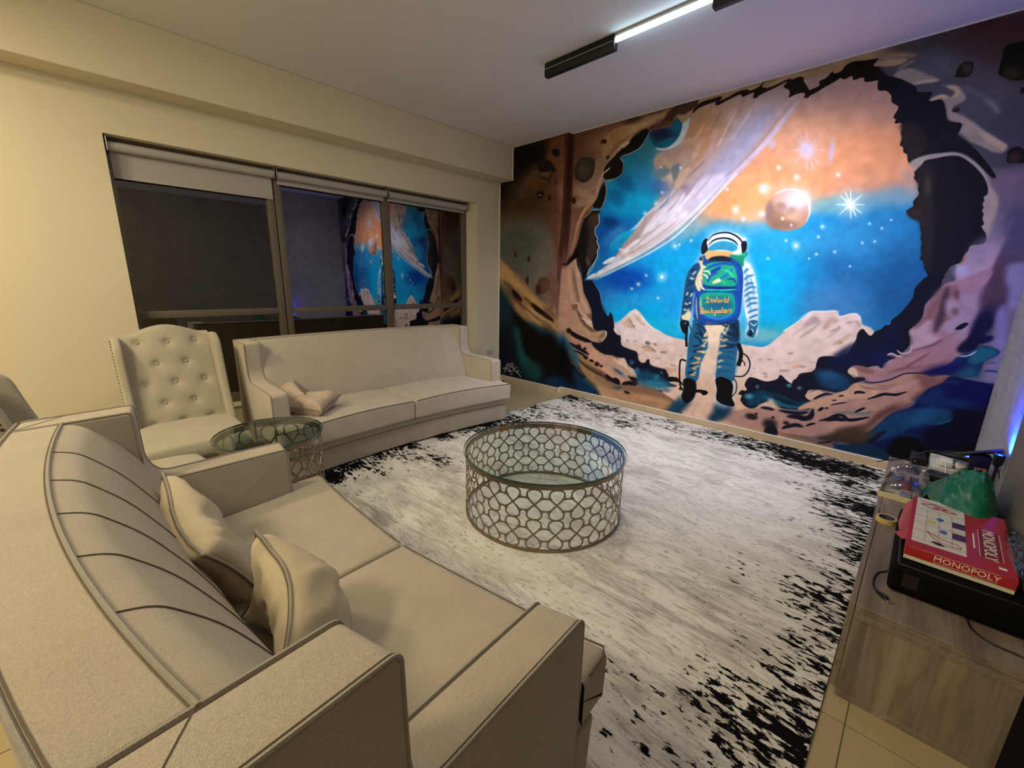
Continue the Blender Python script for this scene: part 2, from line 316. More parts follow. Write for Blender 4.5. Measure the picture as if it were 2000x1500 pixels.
# night outside: a dark boundary wall a few metres off
tag(box('garden_wall', (-4.2, -4.0, -9, 3, -.6, 2.4), mat('night_masonry', '1A1A1C', .9, nscale=3, namt=.2)), 'dark masonry wall outside beyond the night windows', 'wall')
for k, (y0, y1, zf, lab) in enumerate(((-3.995, -2.872, 2.105, 'grey roller blind over the leftmost window, hanging lowest'), (-2.862, -1.742, 2.243, 'grey roller blind over the middle window, rolled up'), (-1.728, -.60, 2.252, 'grey roller blind over the window nearest the mural, rolled up'))):
    bl = empty('roller_blind', (-.078, (y0+y1)/2, 2.318), 0, lab, 'blind', 'roller blinds along the top of the windows'); h = (y1-y0)/2
    bm = bmesh.new(); tube_bm(bm, [(0, -h+.012, 0), (0, h-.012, 0)], .033, 20); finish('roll', bm, M['blind'], bl)
    box('blind_cloth', (-.0315, -.029, -h+.018, h-.018, zf-2.318+.02, .004), M['blind'], bl)
    box('bottom_rail', (-.036, -.024, -h+.018, h-.018, zf-2.318, zf-2.318+.022), M['blind'], bl, .003)
    for s in (-1, 1): box('bracket', (-.045, .036, s*(h-.006)-.004, s*(h-.006)+.004, -.036, .064), M['silver'], bl, .001, 1)
# wall socket
so = empty('wall_socket', (0, -.267, .428), 0, 'small white wall socket between the window and the mural', 'socket')
box('plate', (.0005, .008, -.068, .068, -.04, .04), M['whitep'], so, .003); box('rocker', (.008, .0095, -.055, -.005, -.026, .026), M['greyp'], so, .001, 1); box('rocker', (.008, .0095, .005, .055, -.026, .026), M['greyp'], so, .001, 1)
for yy in (-.03, .03): box('slot', (.0095, .0098, yy-.002, yy+.002, -.008, .008), M['black'], so)
# ================================================================ MURAL (painted by code into a wall-sized texture, 3 mm per pixel)
def hexrgb(h): return np.array([int(h[i:i+2],16)/255. for i in (0,2,4)],np.float32)
def catmull(P,closed,n=4):
    P=np.asarray(P,float); m=len(P); out=[]
    for i in range(m if closed else m-1):
        if closed: a,b,c,d=P[(i-1)%m],P[i],P[(i+1)%m],P[(i+2)%m]
        else: a,b,c,d=P[max(i-1,0)],P[i],P[i+1],P[min(i+2,m-1)]
        lb=np.hypot(*(c-b)); la=np.hypot(*(c-a))+1e-6; ld=np.hypot(*(d-b))+1e-6
        t1=(c-a)*min(1,1.0*lb/la)*.9; t2=(d-b)*min(1,1.0*lb/ld)*.9
        for k in range(n):
            t=k/n; out.append((2*t**3-3*t*t+1)*b+(t**3-2*t*t+t)*t1+(3*t*t-2*t**3)*c+(t**3-t*t)*t2)
    if not closed: out.append(P[-1])
    return np.array(out)
def cover(P,x0,y0,w,h,ss=3):
    """anti-aliased nonzero coverage of polygon P on a w*h pixel window"""
    acc=np.zeros((h*ss,w+2),np.float32)
    A=P; B=np.roll(P,-1,0)
    for (ax,ay),(bx,by) in zip(A,B):
        s=1.
        if ay==by: continue
        if ay>by: ax,ay,bx,by=bx,by,ax,ay; s=-1.
        r0=max(0,int(math.ceil((ay-y0)*ss-.5))); r1=min(h*ss-1,int(math.ceil((by-y0)*ss-.5))-1)
        if r1<r0: continue
        r=np.arange(r0,r1+1); y=(r+.5)/ss+y0
        x=np.clip(ax+(bx-ax)*(y-ay)/(by-ay)-x0,0,w)
        xi=x.astype(int); f=x-xi
        acc[r,xi]+=s*(1-f); acc[r,xi+1]+=s*f
    c=np.minimum(np.abs(np.cumsum(acc,1)[:,:w]),1)
    return c.reshape(h,ss,w).mean(1)
def blur(a,r):
    if r<.4: return a
    k=max(1,int(round(r*1.0)))
    for _ in range(3):
        for ax in (0,1):
            p=[(0,0),(0,0)]; p[ax]=(k+1,k)
            c=np.cumsum(np.pad(a,p,mode='edge'),axis=ax,dtype=np.float64)
            n=a.shape[ax]
            a=((c[2*k+1:2*k+1+n]-c[:n]) if ax==0 else (c[:,2*k+1:2*k+1+n]-c[:,:n]))/(2*k+1)
            a=a.astype(np.float32)
    return a
class Canvas:
    def __init__(s,w,h,mm): s.w,s.h,s.mm=int(w/mm),int(h/mm),mm; s.a=np.zeros((s.h,s.w,3),np.float32)
    def mask(s,P,bl):
        P=np.asarray(P,float)/s.mm; b=bl/s.mm; pad=int(3*b*1.2)+2
        x0=max(0,int(P[:,0].min())-pad); x1=min(s.w,int(P[:,0].max())+pad+1); y0=max(0,int(P[:,1].min())-pad); y1=min(s.h,int(P[:,1].max())+pad+1)
        if x1<=x0 or y1<=y0: return None
        X0,Y0,X1,Y1=x0-pad,y0-pad,x1+pad,y1+pad
        c=blur(cover(P,X0,Y0,X1-X0,Y1-Y0),b*.6)
        return x0,y0,x1,y1,c[pad:pad+y1-y0,pad:pad+x1-x0]
    def put(s,M,col,o):
        if M is None: return
        x0,y0,x1,y1,c=M; c=(c*o)[...,None]; v=s.a[y0:y1,x0:x1]; v+=(hexrgb(col)-v)*c
    def poly(s,P,col,bl=0,o=1,sm=1):
        s.put(s.mask(catmull(P,1) if sm else P,bl),col,o)
    def stroke(s,P,w,col,bl=0,o=1,tp=1):
        Q=catmull(P,0,6) if len(P)>2 else np.array([np.asarray(P[0],float)+(np.asarray(P[1],float)-P[0])*t for t in np.linspace(0,1,7)])
        d=np.gradient(Q,axis=0); d/=np.hypot(d[:,0],d[:,1])[:,None]+1e-9; n=np.stack([-d[:,1],d[:,0]],1)
        t=np.linspace(0,1,len(Q)); ww=w/2*(np.ones_like(t) if not tp else np.minimum(1,.15+1.0*np.sin(np.pi*t)**.6))
        ww=np.maximum(ww,s.mm*.25)
        s.put(s.mask(np.concatenate([Q+n*ww[:,None],(Q-n*ww[:,None])[::-1]]),bl),col,o)
    def blob(s,x,y,a,b,c,d,col,o):
        ex=math.hypot(a,c)*1.9; ey=math.hypot(b,d)*1.9
        x0=max(0,int((x-ex)/s.mm));x1=min(s.w,int((x+ex)/s.mm)+1);y0=max(0,int((y-ey)/s.mm));y1=min(s.h,int((y+ey)/s.mm)+1)
        if x1<=x0 or y1<=y0: return
        X=(np.arange(x0,x1)+.5)*s.mm-x; Y=((np.arange(y0,y1)+.5)*s.mm-y)[:,None]
        det=a*d-b*c
        if abs(det)<1e-6: return
        p=(d*X-c*Y)/det; q=(a*Y-b*X)/det; r2=p*p+q*q
        m=np.clip(1-r2/3.6,0,1)**2*(1+.0*r2); m=np.minimum(1,m*1.25)
        s.put((x0,y0,x1,y1,m.astype(np.float32)),col,o)
def run(cv,text):
    for ln in text.strip().split('\n'):
        f=ln.split(); k=f[0]
        if k=='P': cv.poly([tuple(map(float,p.split(','))) for p in f[5:]],f[1],float(f[2]),float(f[3]),int(f[4]))
        elif k=='S': cv.stroke([tuple(map(float,p.split(','))) for p in f[6:]],float(f[5]),f[1],float(f[2]),float(f[3]),int(f[4]))
        elif k=='G': cv.blob(*map(float,f[3:9]),f[1],float(f[2]))

MURAL = '''P CC987E 0 1 0 -788,5391 5035,3065 5666,163 -923,-2595
P B29A96 133 0.9 1 2513,3937 4254,3273 4374,2635 3854,2631 3387,2735 2749,2753
G C9A093 0.7 3844 2683 275 -64 26 -157
G DFA37F 0.6 3614 2577 371 -75 27 -167
G E8A57C 0.8 4014 2361 233 -41 27 -157
G F0A26A 0.9 3092 2108 416 117 90 -189
G E39C70 0.8 3445 2346 421 16 55 -179
G F3A26A 0.7 2511 1931 254 128 92 -131
G F6BE9A 0.6 3275 1965 240 -19 11 -76
P 2C94C8 59 1 1 989,1101 1038,3081 2079,2981 2234,2533 2168,2105 1964,1756 2522,1834 2710,1942 2845,1991 3158,1932 3430,1961 3631,2045 3887,2071 4229,2076 4452,1282 4493,603 1168,-232
G 7FA9A8 0.7 3765 2039 392 -17 13 -61
G A8A6A8 0.6 4124 2054 171 -19 9 -49
G 9FB6BE 0.5 3037 1887 263 -17 7 -53
G 10A6DC 0.85 3409 1577 430 -5 37 -258
G 02B2E8 0.9 3373 1270 282 13 38 -268
G 3AA2C8 0.7 3536 1742 295 -13 15 -99
G 2A6CA4 0.9 4044 1494 337 1 58 -345
G 2E84B8 0.8 4126 1716 204 -9 38 -220
G 1E5A8C 0.7 4263 1421 197 4 45 -258
G 4A88BE 0.8 3825 1248 204 11 26 -164
G 3C98C8 0.6 3842 1767 196 -10 16 -97
G 35AFC8 0.7 3644 1021 263 -2 6 -79
G A8C4C0 0.6 3333 968 167 16 8 -56
G 1B97C4 0.9 1849 2339 373 -44 28 -310
G 2C7F98 0.9 1934 2725 238 -42 16 -173
G 3E7A84 0.6 2136 2690 135 -24 13 -125
G 1268B8 0.9 1749 2034 260 -19 18 -216
G 10B0E0 0.8 1889 2232 240 11 34 -115
G 0A55A8 0.9 1697 1875 160 -8 15 -187
G 0C3F80 0.8 1702 2059 92 -20 -6 -47
G 0F5C90 0.7 1837 2468 111 -87 -44 -41
G 12609C 0.6 1750 2325 83 -63 -45 -43
G 3A80B0 0.6 2104 2456 115 -16 11 -108
G 19C2EC 0.7 1862 1840 164 117 40 -39
G 4A9ADC 0.7 1760 1915 122 84 55 -53
G 0B62BE 0.95 1936 1374 446 9 25 -278
G 3F8FD6 0.8 1825 1143 266 14 18 -207
G 1890E0 0.8 2355 1382 338 7 33 -313
G 05B2EC 0.9 2153 1049 426 30 19 -200
G 0FB4EA 0.8 2454 1487 217 1 33 -306
G 0A52B4 0.9 1960 1457 227 2 9 -99
G 2A9CE0 0.7 2595 1183 158 8 35 -307
G 20BCE4 0.7 2456 963 335 29 9 -85
G 3C9EDC 0.5 2165 1243 288 68 21 -63
G 12A4DE 0.7 2873 1393 286 6 48 -384
G 1FA8EC 0.8 2283 1795 269 149 55 -71
G 86B4C8 0.6 2511 1931 211 106 43 -61
P B9A3A4 10 1 1 1439,1448 1602,1553 1767,1680 1865,1813 1995,1955 2069,2052 2213,2209 2289,2326 2217,2488 2148,2632 2268,2713 2411,2812 2477,2929 2572,3085 3377,3027 3367,2908 3268,2807 3106,2601 2928,2384 2696,2136 2422,1883 2103,1704 1700,1524
G B98A64 0.9 2608 2781 150 -103 -78 -133
G B48E66 0.7 2686 2891 111 -25 14 -111
G A98C7C 0.8 2389 2554 130 -109 -118 -121
G C09478 0.8 2672 2639 84 -65 -114 -156
G C0A090 0.7 2812 2944 177 -42 13 -100
S ADA2B2 62 0.9 1 223 3069,2868 2938,2633 2787,2448 2625,2248 2443,2080
S A9A3BC 38 0.9 1 145 3181,2895 3089,2723 2911,2513 2758,2321 2591,2114
S C9C1DC 16 0.9 1 41 3367,2864 3277,2744 3183,2610 3044,2466 2853,2283 2600,2039
S 8E88AE 6 0.8 1 11 3318,2862 3175,2666 3038,2508 2846,2344 2678,2206 2545,2081
S C6BBC6 10 0.8 1 21 2974,2803 2924,2741 2885,2651
S B8A8B8 23 0.8 1 41 2734,2797 2710,2633 2641,2515 2506,2419
S C8946C 27 0.55 1 40 2724,2949 2707,2803 2670,2657 2576,2498
S C0A49A 19 0.6 1 38 2623,2735 2579,2630 2513,2535 2407,2396
S 8A6E64 9 0.7 1 19 2683,2551 2580,2462 2508,2400
P DCCFE0 29 0.85 1 2138,2057 2284,2163 2423,2253 2569,2301 2667,2378 2793,2404 2866,2393 2791,2273 2641,2109 2531,2025
P E8E0EC 16 0.95 1 1453,1448 1655,1575 1811,1696 1911,1790 2072,1898 2132,2007 2276,2134 2428,2215 2544,2304 2487,2148 2569,2093 2405,1938 2087,1741 1724,1552
S E4EEF8 11 0.95 1 27 1523,1478 1787,1597 2117,1740 2408,1914 2641,2109 2887,2369
S C8A690 11 0.7 1 22 1814,1663 2055,1763 2300,1905 2498,2052
S A88A7C 11 0.6 1 16 1934,1746 2143,1894 2342,2031
S F2F6FF 6 0.9 1 16 1510,1454 1765,1541 2127,1693 2445,1867 2717,2116 2971,2386
S F4F0F4 8 0.9 1 27 2020,1817 2138,1946 2242,2039 2305,2117
S F6EEEE 9 0.9 1 35 1823,1783 1914,1758 1960,1799 2075,1867
S C9A68E 10 0.7 1 21 2129,2038 2252,2156 2332,2226
S F0E6E0 6 0.9 1 16 2003,1996 2121,2109 2243,2186
S 8F7258 7 0.5 1 26 2770,2938 2721,2834 2661,2728
S E0B080 7 0.5 1 23 2627,2854 2588,2794 2548,2732
S D8CED8 7 0.55 1 21 2900,2924 2861,2836 2820,2746 2765,2623
S D4CEDC 7 0.5 1 16 3024,2910 2993,2839 2947,2753
S 9A8290 8 0.6 1 19 2694,2462 2610,2368 2543,2276 2473,2182
S F2ECF2 8 0.8 1 25 2617,2313 2548,2230 2458,2127 2383,2047
S A892A2 7 0.6 1 14 2757,2400 2675,2305 2608,2223
S DCE4EC 8 0.7 1 26 2414,2339 2359,2270 2280,2202 2199,2132
S 3E8CB4 8 0.8 1 15 2359,2270 2323,2207 2242,2147
S 7A6A70 8 0.6 1 19 2547,2574 2496,2511 2461,2462
S 7C6A74 8 0.6 1 13 2483,2274 2430,2196 2334,2100
S F0F4F6 9 0.8 1 22 1946,1958 2037,2014 2101,2080
S B49A94 9 0.7 1 17 2003,1871 2096,1897 2174,1933
S C8A898 9 0.6 1 17 1843,1706 1990,1744 2172,1831
S FFFFFF 9 0.8 1 15 1763,1574 1900,1639 2089,1720
S A8C8DC 10 0.7 1 15 1719,1620 1821,1662 1908,1693
P B7A084 10 0.9 1 2169,2638 2232,2655 2289,2617 2325,2575 2391,2546 2332,2518 2263,2566 2197,2576
P D0B69A 5 0.95 1 2256,2426 2314,2483 2357,2477 2375,2409 2352,2328 2314,2389
P C9AD92 10 0.9 1 2391,2361 2441,2465 2497,2502 2539,2477 2487,2412 2454,2343 2405,2321
P B49A88 14 0.8 1 2385,2601 2466,2597 2547,2574 2514,2526 2393,2527
P 4C7C8C 15 0.6 1 2201,2538 2287,2544 2345,2488 2297,2448 2231,2458
P 5F7482 10 0.7 1 2351,2534 2432,2539 2422,2449 2386,2398
G 3F6EA8 0.6 2263 2358 88 -11 7 -68
S BFA79E 12 0.7 1 24 2374,2694 2450,2734 2565,2746
S 8F9C88 13 0.5 1 20 2235,2627 2165,2676 2228,2693
G A08AA0 0.8 2519 2306 30 -4 5 -42
G 8C7888 0.6 2496 2328 31 -4 2 -19
P E8F4FC 4 1 1 1631,1621 1675,1665 1778,1702 1787,1674 1705,1631
P DDF0FA 3 1 1 1409,1447 1464,1495 1541,1518 1522,1489 1453,1448
P E0F0FA 3 1 1 1568,1530 1629,1553 1644,1541 1591,1513
S F4FAFF 3 1 1 16 1424,1453 1493,1495 1542,1513
S F0F8FF 3 1 1 14 1575,1536 1609,1541 1637,1544
S E8F6FC 5 0.9 1 24 1637,1632 1715,1665 1779,1694
S 9FD8F4 6 0.9 1 18 1526,1437 1675,1496 1854,1574 2011,1648 2151,1697
S 18C4E8 15 0.8 1 35 1705,1787 1801,1892 1898,1940 1983,1956
P 1F5870 5 1 1 2077,2898 2080,2971 2190,3056 2334,3058 2465,3026 2488,2918 2451,2813 2370,2731 2260,2696 2181,2729 2108,2808
G 1E2440 0.9 2222 2850 97 -20 6 -56
G 1F6480 0.8 2349 2913 83 -18 7 -63
G 1E6C84 0.8 2283 2765 77 10 14 -28
P C9D2D2 3 1 1 2159,2738 2225,2721 2309,2724 2385,2782 2415,2864 2418,2968 2471,2978 2487,2927 2473,2835 2420,2739 2332,2702 2238,2698 2183,2715
P B88C78 3 1 1 3252,1988 3243,2081 3276,2151 3340,2188 3425,2194 3502,2157 3557,2080 3574,1989 3554,1911 3498,1875 3413,1868 3332,1894 3279,1936
G C8A088 0.8 3386 2045 84 -8 11 -74
G DCC4C4 0.9 3447 2092 97 -10 12 -81
G E8E0EC 0.9 3479 2116 59 -7 7 -48
G 94705E 0.8 3319 1982 63 -5 10 -67
G 8A6A5C 0.8 3398 1914 84 -6 5 -33
G 96786A 0.7 3360 2068 35 -3 4 -29
G A07E6E 0.6 3438 2024 34 -3 4 -29
G D0AC90 0.7 3482 1980 44 -4 5 -33
G F0C89A 0.9 3383 1968 12 -1 2 -12
G 8A7070 0.6 3276 2040 24 -2 8 -59
S EDE6F2 6 0.8 1 15 3293,2170 3376,2196 3471,2176 3543,2101 3572,2001 3559,1926
G F0C8B8 0.35 3395 2189 151 -19 8 -57
G DDEBF8 0.45 3297 2377 17 -3 3 -18
G FFFFFF 1 3297 2377 5 -1 1 -5
G DDEBF8 0.45 3720 2260 15 -2 3 -17
G FFFFFF 1 3720 2260 4 -1 1 -5
G DDEBF8 0.45 2999 2074 33 -3 4 -33
G FFFFFF 1 2999 2074 9 -1 1 -9
G DDEBF8 0.45 3219 2020 24 -2 4 -26
G FFFFFF 1 3219 2020 7 -1 1 -7
G DDEBF8 0.45 3206 2225 36 -5 5 -38
G FFFFFF 1 3206 2225 10 -1 1 -11
G DDEBF8 0.45 3074 1990 19 -2 3 -20
G FFFFFF 1 3074 1990 5 0 1 -6
G DDEBF8 0.45 3439 2285 22 -3 4 -24
G FFFFFF 1 3439 2285 6 -1 1 -7
G DDEBF8 0.45 2361 1481 50 0 5 -47
G FFFFFF 1 2361 1481 14 0 1 -13
G DDEBF8 0.45 2465 1782 32 -1 3 -30
G FFFFFF 1 2465 1782 9 0 1 -8
G DDEBF8 0.45 2510 1795 16 -1 2 -15
G FFFFFF 1 2510 1795 5 0 0 -4
G DDEBF8 0.45 3514 1742 28 -1 5 -31
G FFFFFF 1 3514 1742 8 0 1 -9
G DDEBF8 0.45 3677 1882 16 -1 3 -18
G FFFFFF 1 3677 1882 4 0 1 -5
G DDEBF8 0.45 4051 1844 9 -1 2 -11
G FFFFFF 1 4051 1844 3 0 1 -3
G DDEBF8 0.45 4025 1750 9 0 2 -11
G FFFFFF 1 4025 1750 3 0 1 -3
G DDEBF8 0.45 3662 1804 10 -1 2 -12
G FFFFFF 1 3662 1804 3 0 1 -4
G DDEBF8 0.45 3789 1684 10 0 2 -12
G FFFFFF 1 3789 1684 3 0 1 -4
G DDEBF8 0.45 3953 1743 9 0 2 -11
G FFFFFF 1 3953 1743 3 0 1 -3
G DDEBF8 0.45 3669 1668 11 0 2 -12
G FFFFFF 1 3669 1668 3 0 1 -4
G DDEBF8 0.45 2274 2308 16 -2 2 -15
G FFFFFF 1 2274 2308 5 -1 0 -4
G DDEBF8 0.45 2218 2208 25 -3 2 -22
G FFFFFF 1 2218 2208 7 -1 1 -6
G DDEBF8 0.45 2108 2125 26 -2 2 -23
G FFFFFF 1 2108 2125 7 -1 1 -6
G DDEBF8 0.45 2440 2510 15 -2 2 -14
G FFFFFF 1 2440 2510 5 -1 0 -4
G DDEBF8 0.45 2026 1354 19 0 2 -16
G FFFFFF 1 2026 1354 6 0 0 -5
G DDEBF8 0.45 2101 1404 27 0 2 -24
G FFFFFF 1 2101 1404 8 0 1 -7
G DDEBF8 0.45 2339 1266 17 1 2 -16
G FFFFFF 1 2339 1266 5 0 0 -5
G DDEBF8 0.45 2238 2546 16 -3 2 -14
G FFFFFF 1 2238 2546 5 -1 0 -4
G DDEBF8 0.45 2182 1496 18 0 2 -16
G FFFFFF 1 2182 1496 5 0 0 -5
G DDEBF8 0.45 2900 2259 13 -2 2 -13
G FFFFFF 1 2900 2259 4 -1 1 -4
G DDEBF8 0.45 2624 1828 15 -1 2 -14
G FFFFFF 1 2624 1828 5 0 1 -4
G DDEBF8 0.45 3320 1643 12 0 2 -13
G FFFFFF 1 3320 1643 4 0 1 -4
G DDEBF8 0.45 3436 1787 11 -1 2 -13
G FFFFFF 1 3436 1787 3 0 1 -4
G DDEBF8 0.45 3906 1571 7 0 1 -9
G FFFFFF 1 3906 1571 3 0 1 -4
G DDEBF8 0.45 3624 1636 8 0 1 -9
G FFFFFF 1 3624 1636 3 0 1 -4
G DDEBF8 0.45 4094 1899 7 -1 1 -8
G FFFFFF 1 4094 1899 3 0 1 -3
G DDEBF8 0.45 3455 1910 11 -1 2 -12
G FFFFFF 1 3455 1910 3 0 1 -4
G DDEBF8 0.45 3973 1883 9 -1 2 -11
G FFFFFF 1 3973 1883 3 0 1 -3
G D8D0EA 0.9 3477 2482 47 -8 8 -50
G D8B4B0 0.3 3477 2482 143 -26 20 -131
S D8C8E0 3 0.75 1 7 3361,2621 3478,2482 3591,2347
S D8C8E0 3 0.75 1 7 3561,2581 3478,2482 3397,2377
S D8C8E0 3 0.75 1 7 3452,2647 3478,2482 3505,2299
S D8C8E0 3 0.75 1 7 3349,2505 3478,2482 3607,2459
S D8C8E0 3 0.75 1 7 3402,2635 3478,2482 3556,2311
G C8BCE0 0.6 3648 2443 17 -6 2 -72
G C4BCDC 0.6 3219 2571 27 -5 4 -28
G FFFFFF 1 3834 2032 29 -3 6 -34
G B0CCD8 0.5 3834 2032 84 -9 15 -90
S F0F8FF 2 0.9 1 8 3816,2145 3834,2032 3853,1919
S F0F8FF 2 0.9 1 8 3739,2042 3834,2032 3926,2023
S F0F8FF 2 0.9 1 8 3755,2108 3834,2032 3918,1958
S F0F8FF 2 0.9 1 8 3895,2099 3834,2032 3772,1963
S F0F8FF 2 0.9 1 8 3783,2131 3834,2032 3884,1938
P E2C9BE 0 0 1 1778,905 1935,953 2044,893 2307,962 2452,898 2739,853 3260,876 3383,857 3436,891 3518,992 5053,-12300 5053,-12300
P E2C9BE 4 1 1 1715,827 1811,920 1921,964 2284,949 2464,889 2713,855 2984,889 3305,867 3419,866 3475,905 3782,1078 4110,1106 4368,659 4620,-106 2349,-974 1521,506
P EAD8D4 4 1 0 1806,896 1935,1023 2036,1115 2096,1141 2162,1095 2256,991 2370,912 2522,873 2583,815 1859,746
P D3A78A 9 0.8 1 1950,931 1958,990 2017,1040 2059,998 2078,931 2028,927
S C9AAA0 12 0.7 1 29 2064,1089 2158,1005 2235,967
S 9C8276 6 0.9 1 13 2017,1040 2047,997 2098,921
S 8A8298 6 0.7 1 12 2040,928 2089,955 2105,910
S F6EEEE 5 1 1 15 2084,1135 2016,1051 1946,978
S F8F2F2 6 0.9 1 17 2098,1124 2192,1030 2308,951 2452,898
G E8D8DC 0.8 1857 923 133 11 4 -47
P E4CDC8 2 1 0 3262,862 3390,867 3435,896 3497,971 3538,1021 3525,1029 3603,1098 3668,1163 3705,1209 3803,1214 3870,1222 3894,1179 3912,1176 3954,1203 4004,1210 4035,1180 4052,1117 4068,1094 4056,1053 4041,986 4014,916 3996,863 3932,838 3825,805 3778,637 3558,552 3311,507
S FAF4F6 3 0.9 1 11 3516,1010 3610,1102 3699,1200 3797,1211 3878,1219 3894,1179 3918,1180 3999,1206 4032,1180 4061,1102
S A79298 8 0.75 1 35 3666,1076 3728,1150 3759,1136 3681,1078
S A2948F 8 0.75 1 24 3651,978 3717,1037 3776,1120 3787,1138
S C0B2B4 8 0.75 1 20 3590,981 3656,1049 3710,1080
S BC9C90 8 0.75 1 45 3813,1063 3856,1143 3904,1138
S A69088 7 0.75 1 22 3857,1050 3907,1080 3916,1106
S A89AA0 8 0.75 1 15 3839,989 3897,1054 3931,1099
S A2969A 7 0.75 1 18 3953,1125 3996,1145
S B5A086 7 0.75 1 21 4001,1153 4030,1131 4048,1101
S C6AE98 7 0.75 1 33 3888,943 3955,993 3997,1055
S D8C0AE 8 0.75 1 31 3759,954 3800,968 3876,1018
S B39878 7 0.75 1 22 3925,964 3957,976
S D0B8B0 8 0.75 1 19 3780,1095 3815,1140
S A89890 5 0.85 1 21 3590,827 3632,851
S 9A8A84 5 0.85 1 13 3438,760 3479,764
S A89890 5 0.85 1 13 3364,748 3397,753
S C8A890 5 0.85 1 16 3764,779 3802,789
S B0917A 5 0.85 1 21 3541,672 3626,685
S A89284 5 0.85 1 20 3689,732 3740,739
S D8AC90 5 0.85 1 25 3630,714 3702,743
S 9C8C88 5 0.85 1 22 3420,624 3456,632
S A08E86 5 0.85 1 22 3437,593 3463,612
S A89A94 5 0.85 1 18 3334,658 3354,666
S DDB29A 5 0.85 1 16 3726,683 3800,731
S E0C0A8 5 0.85 1 21 3555,739 3668,765
S 6E6468 7 0.85 1 41 2240,788 2302,772
S 8C8080 7 0.85 1 28 2336,787 2380,759
S 8A7670 7 0.85 1 29 2210,727 2282,736 2381,692
S 8E8482 7 0.85 1 28 2422,697 2495,706
S CDA88C 7 0.85 1 52 2223,717 2333,708
S 9C8E90 7 0.85 1 18 2003,779 2041,777
S 9C8A88 7 0.85 1 15 2168,642 2193,642
S A89088 7 0.85 1 16 2543,580 2622,570
S C8987A 7 0.85 1 44 2490,539 2561,516 2625,538
S B8A098 7 0.85 1 17 2365,622 2446,633
S B8A8A8 7 0.85 1 18 2092,783 2142,788
S B09890 6 0.85 1 13 2629,696 2662,697
P DDBBA6 47 0.9 1 2160,328 2923,595 3113,624 3402,475 3863,562 4275,127 4333,-215 1873,-1156
G E8C8B4 0.7 2475 240 345 -3 -9 -81
G E0B896 0.6 3511 300 248 5 -1 -88
G A07458 0.7 3776 146 493 3 -1 -76
G 5C4038 0.8 4072 134 340 3 0 -54
G A87E64 0.6 3449 134 255 2 -2 -50
G 9FB0BC 0.5 2422 299 129 13 1 -46
G C8A288 0.6 2228 274 173 3 -4 -48
G 6C7C90 0.8 2249 188 49 2 -2 -24
G 6E6468 0.8 2246 218 43 -2 -3 -18
G 7C7884 0.8 2533 297 40 4 0 -20
P 8A6A58 7 1 1 -814,3845 2654,3504 2715,3025 2590,3014 2491,2969 2423,2967 2326,2945 2305,2905 2109,2901 2067,2881 1835,2841 1634,2651 1549,2481 1463,2277 1337,2065 1249,1722 1311,1362 1558,1008 1865,674 2220,368 2716,120 2820,-794 -916,-2193
P 19120C 64 1 1 -77,3367 1105,3182 1029,2986 907,2988 789,2820 493,2691 411,2510 57,2308 -62,2226
G 65503C 0.9 706 2474 420 -50 9 -201
G 6F4C36 0.9 945 2261 319 -31 15 -292
G 7A4E34 0.9 958 2879 124 -22 12 -221
G 5C4434 0.8 509 2241 535 -47 7 -186
G 5E4430 0.7 798 2624 245 -34 7 -139
G 4A3224 0.7 416 2336 273 132 120 -107
P 6C6C66 104 0.95 1 0,2142 511,2205 858,2080 964,1906 1050,1783 1088,1394 540,1385 7,1697
G 79746C 0.8 877 1666 284 -6 12 -248
G 5E605C 0.8 337 1873 378 -16 7 -260
G 7E7A72 0.8 920 1479 250 1 16 -313
G 7C5048 0.8 1010 1927 71 4 86 -357
G 8A6058 0.8 1015 1229 98 10 63 -375
P 86604A 30 1 1 1112,3081 1468,3103 1964,3015 2061,2938 1863,2855 1692,2718 1516,2475 1395,2250 1207,2017 1134,1725 1073,1662 1002,2927
G 6E4A38 0.9 1275 2946 355 -67 11 -160
G A07C62 0.9 1613 2902 238 23 52 -104
G A98C7C 0.9 1377 2492 213 70 54 -73
G 9A7268 0.9 1179 2452 179 -22 5 -79
G C2A488 0.9 1312 2413 152 -60 -17 -39
G A08474 0.9 1503 2645 76 -38 -100 -174
G 8C6658 0.9 1176 2018 107 -7 22 -351
G 7C5648 0.9 1112 2256 0 -12 0 -232
G 946E60 0.8 1218 1841 91 -16 -38 -230
G B09488 0.8 1333 2323 178 18 13 -34
S 4A2A20 10 0.9 0 72 1052,3088 1098,3058 1107,2908 1112,2373 1100,2017 1073,1662 1087,1419
S 7A4C44 14 0.85 0 56 1062,1723 1083,1480 1112,1102 1112,844
S C8A382 12 0.95 1 36 2075,2917 1861,2875 1723,2793 1630,2698 1527,2516 1472,2341 1340,2234 1249,2060 1215,1900 1163,1748
S D2B494 6 0.95 1 28 1864,2845 1793,2839 1724,2782
S C9A888 6 0.95 1 30 1641,2640 1585,2612 1525,2537 1492,2435
S C0A088 12 0.8 1 25 1516,2475 1444,2355 1335,2301 1220,2279
S B89C88 12 0.7 1 25 1341,2410 1409,2446 1516,2475
P B4926C 10 0.95 1 1545,2946 1691,3016 1848,3021 1901,3076 2038,3063 2330,3093 2380,3090 2354,3053 2257,3014 2103,2967 1948,2943 1859,2894 1703,2876 1562,2740
S C8A888 16 0.8 1 41 1741,3005 1862,2990 2001,2988 2109,3011 2255,3032
S 6A5238 13 0.9 1 35 1534,3089 1784,3073 2125,3062 2430,3078 2574,3068
G 4A3A26 0.8 1880 3052 90 0 12 -30
G E0C0A0 0.4 1946 2962 139 13 12 -25
P 241812 5 1 1 872,2917 910,2938 972,2921 1004,2883 976,2844 914,2860
P 2C2218 5 1 1 658,2830 723,2853 853,2820 936,2729 923,2675 875,2705 796,2683 696,2720 661,2772
